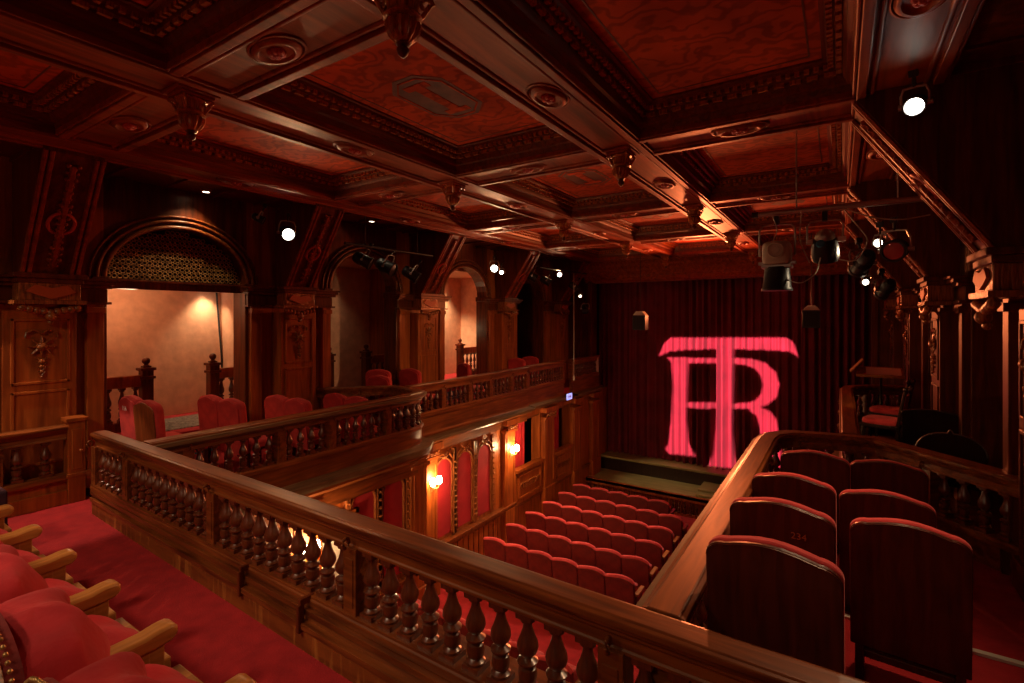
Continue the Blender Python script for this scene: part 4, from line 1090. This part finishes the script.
lantern('off','round black lantern with red reflecting lens beside the raking bracket', (.40,5.45,2.52), (-.3,3.0,1.9), .085, .18, M_black, M_glass, 'unlit lanterns on the bar')
lantern('off','small dark lantern pointing at the stage, lowest by the bracket', (.38,6.3,2.22), (-1.5,12,-1), .06, .22, M_black, M_blue, 'unlit lanterns on the bar')
cabs = [([(-.50,4.98,2.83),(-.46,4.96,2.70),(-.50,4.95,2.60)],'short cable into the grey lantern'),
        ([(-.40,4.95,2.40),(-.40,4.93,2.26),(-.28,4.93,2.22),(-.17,4.94,2.30),(-.14,4.96,2.44)],'cable looping from the grey lantern to the silver-capped one'),
        ([(.02,4.97,2.84),(.10,4.93,2.70),(.20,4.92,2.55),(.10,4.92,2.38),(-.02,4.94,2.42)],'big cable loop beside the silver-capped lantern'),
        ([(.02,4.97,2.84),(.22,5.0,2.74),(.42,5.1,2.72),(.6,5.2,2.76)],'cable sagging from the bar to the bracket'),
        ([(-.28,4.99,2.84),(-.30,4.97,2.60),(-.22,4.96,2.40)],'thin cable between the two hanging lanterns')]
for pts, lab in cabs:
    P = []
    for a, b in zip(pts, pts[1:]):
        for k in range(5): P.append(tuple(a[i]+(b[i]-a[i])*k/5 for i in range(3)))
    P.append(pts[-1]); Q = P[:]
    for _ in range(3): Q = [Q[0]]+[tuple((Q[i-1][c]+Q[i][c]*2+Q[i+1][c])/4 for c in range(3)) for i in range(1,len(Q)-1)]+[Q[-1]]
    mb = MB(); mb.tube(Q,.0055,6); tag(mb.build('cable', M_grey, smooth=60), lab, 'cable', 'cables on the lighting bar')

# unlit lanterns over the lit gallery
UN = [((-6.55,5.55,2.86),(-2,9,0),.10,'black lantern under the soffit, first in the dim arch group'),((-6.60,6.10,2.80),(-1,8,0),.11,'black flood in the middle of the dim arch group'),
      ((-6.50,6.6,2.70),(-2,10,-1),.10,'black lantern hanging lowest in the dim arch group'),((-6.55,10.9,2.95),(-2,14,0),.10,'black lantern just beyond the far bright pair'),
      ((-6.35,11.3,2.85),(-2,14,0),.09,'black lantern beside the single lit one by the curtain'),((-6.15,12.5,2.75),(-3,15,0),.09,'upper black lantern of the rig by the curtain'),
      ((-6.05,13.0,2.15),(-3,9,-2),.09,'hanging black lantern lowest on the rig by the curtain'),((-6.5,3.75,3.25),(-2,9,0),.05,'little black lantern over the lunette arch')]
for loc, tg, r, lab in UN: lantern('off', lab, loc, tg, r, r*2.8, M_black, M_black, 'unlit lanterns over the lit gallery')
for (a, b, lab) in (((-6.45,5.1,3.08),(-6.45,7.1,3.08),'bar holding the black lanterns over the dim arch'),((-6.2,10.7,3.15),(-6.1,13.2,3.15),'bar holding the lanterns next to the curtain')):
    mb = MB(); mb.tube([a,b],.022,8)
    for q in (.2,.8):
        p = [a[i]+(b[i]-a[i])*q for i in range(3)]; mb.tube([p,(p[0],p[1],3.6)],.008,6)
    tag(mb.build('lighting_bar', M_black, smooth=60), lab, 'lighting bar')
mb = MB(); mb.tube([(-6.0,12.2,3.1),(-6.0,12.2,.35)],.008,6); mb.lathe([(.001,0),(.03,.02),(.035,.10),(.01,.16)],T(-6.0,12.2,.20),10)
tag(mb.build('pull_rope', P_cream, smooth=60),'thin pale rope hanging in front of the last gallery balustrade','rope')

# downlights in corridor and small lamp
def downlight(label, loc, e, tgt, strength=E_spot):
    t = thing('downlight', label, 'downlight', loc, 0, 'small ceiling downlights')
    mb = MB(); mb.lathe([(.06,.03),(.06,0),(.045,-.004),(.04,.004)],seg=18); mb.build('rim', M_brass, t, smooth=50)
    mb = MB(); mb.lathe([(.001,.001),(.042,.001),(.042,.02),(.001,.02)],seg=18); mb.build('lens', strength, t)
    light('SPOT', (loc[0],loc[1],loc[2]-.03), e, (1,.74,.45), .04, tgt, 95, .9)
downlight('downlight throwing the bright pool on the peach wall', (-8.82,4.24,2.43), 60, (-8.97,4.15,0), E_lamp)
downlight('downlight washing the wall in the bright third arch', (-8.80,10.0,2.97), 420, (-8.98,10.2,0), E_lamp)
downlight('dim downlight in the second arch corridor', (-8.60,6.6,2.97), 14, (-8.7,6.6,0))
downlight('small lit spot high over the lunette arch', (-6.95,3.3,3.57), 40, (-7.25,3.15,2.4))
downlight('tiny lit spot under the soffit of the dim arch', (-6.75,5.9,3.57), 8, (-6.7,6.2,0))
light('POINT', (-8.3,2.9,2.2), 15, (1,.62,.36), .1)
light('POINT', (-8.2,9.2,1.6), 6, (1,.7,.42), .1)
# passage lamp lighting the pale pink patch of carpet
light('SPOT', (-6.95,.4,3.45), 260, (1,.74,.55), .04, (-6.95,1.6,0), 42, .3)

# added house and fill lamps behind the viewer, unseen and without fixtures
HL = [(-4.9,-1.2,3.42,170,62),(-2.6,-1.4,3.42,70,62),(-.4,-1.8,3.42,60,62)]
light('SPOT', (-3.4,-.6,3.42), 130, (1,.74,.50), .08, (-2.9,.55,0), 62, .8)
for k, (x,y,z,e,a) in enumerate(HL):
    light('SPOT', (x,y,z), e, (1,.76,.50), .12, (x-.2,y+2.1,0), 110, .9)
light('POINT', (-5.0,-2.2,2.4), 12, (1,.6,.35), .2)
light('POINT', (-1.0,-2.4,2.4), 5, (1,.6,.35), .2)
# added fill lamps without fixtures, under the balcony and over stalls, stage and galleries
light('POINT', (-3.2,1.2,-.6), 16, (1,.62,.36), .15)
light('POINT', (-.2,5.0,-.9), 14, (1,.5,.3), .15)
light('SPOT', (-3.0,13.6,2.2), 950, (1,.22,.07), .2, (-1.5,5.0,4.6), 120, .9)       # added red spot washing the ceiling, no fixture
light('SPOT', (-3.05,12.6,3.3), 900, (1,.60,.42), .08, (-4.2,8.2,-2.6), 46, .7)
light('SPOT', (-5.2,13.0,2.6), 320, (1,.85,.55), .1, (-4.0,13.7,-3), 34, .8)
light('SPOT', (-5.0,13.0,-1.0), 5, (1,.16,.12), .2, (-3.2,15.0,-1.5), 60, 1.0)

light('SPOT', (.15,6.6,2.3), 480, (1,.62,.32), .08, (-6.2,9.0,-.3), 70, .8)
light('SPOT', (.2,6.5,2.4), 60, (1,.66,.36), .08, (.38,8.9,.3), 26, .7)
light('SPOT', (-5.9,11.9,2.9), 160, (1,.62,.40), .08, (-4.0,8.6,-3), 60, .8)
# gobo projector: a stencil plate in front of a tiny lamp throws the monogram
LP = Vector((-3.0,-2.0,2.75))
cth, sth = math.cos(R(33.225)), math.sin(R(33.225)); F = 501.45
def curtain_pt(cx, cy):
    u, v = 600+cx/2.846, 280+cy/2.846
    dx = (u-512)/F; ry = cth+dx*sth; fw = 14.95/ry
    return Vector(((dx*cth-sth)*fw, 14.95, EYE-(v-315.7)/F*fw))
A0 = curtain_pt(360, 340); ax = (A0-LP).normalized(); PD = .30
def on_plate(p):
    d = p-LP; return LP+d*(PD/d.dot(ax))
def poly_pts(raw): return raw
LET = [
 [(185,165),(545,165),(552,185),(564,222),(556,212),(535,202),(450,198),(378,196),(330,196),(250,198),(195,203),(178,212),(166,216),(176,192)],       # T bar
 [(330,190),(378,190),(377,300),(375,430),(380,500),(392,537),(306,529),(320,500),(327,420),(331,300)],                                               # T stem
 [(188,219),(250,221),(247,300),(245,400),(250,460),(270,502),(224,497),(176,494),(194,465),(202,400),(207,300),(203,235)],                            # R stem
 [(244,222),(332,222),(332,236),(244,237)],
 [(244,348),(332,349),(332,364),(285,367),(244,361)],
]
bowl_o = [(374,222),(430,224),(470,236),(498,262),(510,295),(503,330),(480,352),(455,362),(420,366),(374,366)]
bowl_i = [(374,238),(410,240),(440,252),(458,275),(464,300),(458,325),(440,343),(415,350),(374,352)]
leg_ = [(425,362),(455,362),(485,375),(502,400),(508,440),(516,500),(530,535),(470,535),(458,470),(454,420),(444,385),(424,372)]
def inter(poly, y):
    xs = []
    for (x0,y0),(x1,y1) in zip(poly, poly[1:]+poly[:1]):
        if (y0 <= y) != (y1 <= y): xs.append(x0+(x1-x0)*(y-y0)/(y1-y0))
    xs.sort(); return [(xs[i], xs[i+1]) for i in range(0, len(xs)-1, 2)]
mb = MB(); y = 100.0; st = 2.0; X0, X1 = 20.0, 700.0
while y < 620:
    ym = y+st/2; iv = []
    for p in LET: iv += inter(p, ym)
    iv += inter(leg_, ym)
    bo = inter(bowl_o, ym); bi = inter(bowl_i, ym)
    if bo:
        if bi: iv += [(bi[0][1], bo[0][1])]; 
        else: iv += bo
    iv.sort(); mg = []
    for a, b in iv:
        if mg and a <= mg[-1][1]+.5: mg[-1] = (mg[-1][0], max(b, mg[-1][1]))
        else: mg.append((a, b))
    cur_x = X0; gaps = []
    for a, b in mg: gaps.append((cur_x, a)); cur_x = b
    gaps.append((cur_x, X1))
    for a, b in gaps:
        if b-a > .2:
            q = [on_plate(curtain_pt(a,y)), on_plate(curtain_pt(b,y)), on_plate(curtain_pt(b,y+st+.02)), on_plate(curtain_pt(a,y+st+.02))]
            mb.add(q, [(0,1,2,3)])
    y += st
t = thing('monogram_projector', 'black projector with a cut stencil, throwing the monogram from behind the balcony seats', 'stage light', (0,0,0))
mb.build('stencil_plate', M_black, t)
Mx = Matrix.Translation(LP) @ ax.to_track_quat('-Z','Y').to_matrix().to_4x4()
mb = MB(); 
n = 24; pr = [(.12,.12),(.13,-.02),(.13,-.34),(.12,-.34),(.12,-.301),(.045,-.2995),(.045,-.2985),(.118,-.2985),(.118,.05),(.001,.06)]
mb.lathe(pr[:8]+pr[8:], Mx, n); mb.v = mb.v; mb.f = mb.f[:-2]; mb.build('housing', M_black, t, smooth=40)
mb = MB(); mb.tube([(LP.x,LP.y,LP.z+.13),(LP.x,LP.y,3.55)],.02); mb.build('mount', M_black, t)
sp = light('SPOT', LP, 85000, (1,.34,.50), .0007, A0, 15.5, .05)

# hanging speakers, sign, boxes
def speaker(label, loc):
    t = thing('hanging_speaker', label, 'speaker', loc, 0, 'speakers hung before the curtain')
    mb = MB(); mb.box(-.16,.16,-.13,.13,-.20,.16); mb.build('cabinet', M_black, t, bevel=.01)
    mb = MB(); mb.extr([(-.16,.16),(.16,.16),(.07,.26),(-.07,.26)], Matrix(((1,0,0,0),(0,0,1,-.1),(0,1,0,0),(0,0,0,1))), .2); mb.build('bracket', M_grey, t)
    mb = MB(); mb.tube([(0,0,.26),(0,0,1.75)],.006,6); mb.build('hanging_wire', M_black, t)
    mb = MB(); mb.box(-.13,.13,-.138,-.13,-.17,.13); mb.build('grille', P_void, t)
speaker('black speaker hanging on a wire between the monogram and the dark gallery', (-.50,12.0,1.90))
speaker('black speaker hanging before the curtain near the lit gallery end', (-4.10,12.0,1.80))
t = thing('lit_sign', 'small glowing violet-blue sign on the column under the short balustrade', 'sign', (-5.98,11.88,-.18))
mb = MB(); mb.box(-.03,.0,-.16,.16,-.09,.09); mb.build('casing', M_black, t)
mb = MB(); mb.box(.0,.012,-.15,.15,-.08,.08); mb.build('sign_face', E_sign, t)
mb = MB(); mb.extr([(-.10,-.015),(.04,-.015),(.04,-.05),(.10,0),(.04,.05),(.04,.015),(-.10,.015)], Matrix(((0,0,1,.012),(1,0,0,0),(0,1,0,0),(0,0,0,1))), .004); mb.build('arrow', M_white, t)
mb = MB(); mb.box(-6.25,-6.13,14.08,14.15,.15,.70); tag(mb.build('control_box', P_cream), 'pale upright box fixed where the gallery meets the curtain','box')
t = thing('red_cylinder', 'small red upright cylinder on the ledge beside the first bracket', 'fixture', (-7.16,1.22,2.37))  # small red cylinder on the ledge, not a lamp
mb = MB(); mb.lathe([(.035,0),(.035,.26),(.02,.29),(.001,.29)],seg=14); mb.build('body', M_ring, t, smooth=50)

# ------------------------------------------------------------------ camera, world, view
cam = bpy.data.cameras.new('camera'); co = bpy.data.objects.new('camera', cam); COL.objects.link(co)
co.location = (0,0,EYE); co.rotation_euler = (R(90),0,R(33.225)); cam.sensor_width = 36; cam.lens = 501.45/1024*36
cam.shift_y = -25.8/1024; cam.clip_start = .02
S.camera = co
w = bpy.data.worlds.new('world'); S.world = w; w.use_nodes = True
w.node_tree.nodes['Background'].inputs[0].default_value = (.02,.01,.008,1); w.node_tree.nodes['Background'].inputs[1].default_value = .5
S.view_settings.view_transform = 'Standard'; S.view_settings.look = 'None'; S.view_settings.gamma = 1; S.view_settings.use_curve_mapping = False
S.view_settings.exposure = 0.15
S.cycles.max_bounces = 8; S.cycles.diffuse_bounces = 5; S.cycles.glossy_bounces = 4
S.cycles.sample_clamp_indirect = 4.0
S.cycles.use_denoising = True
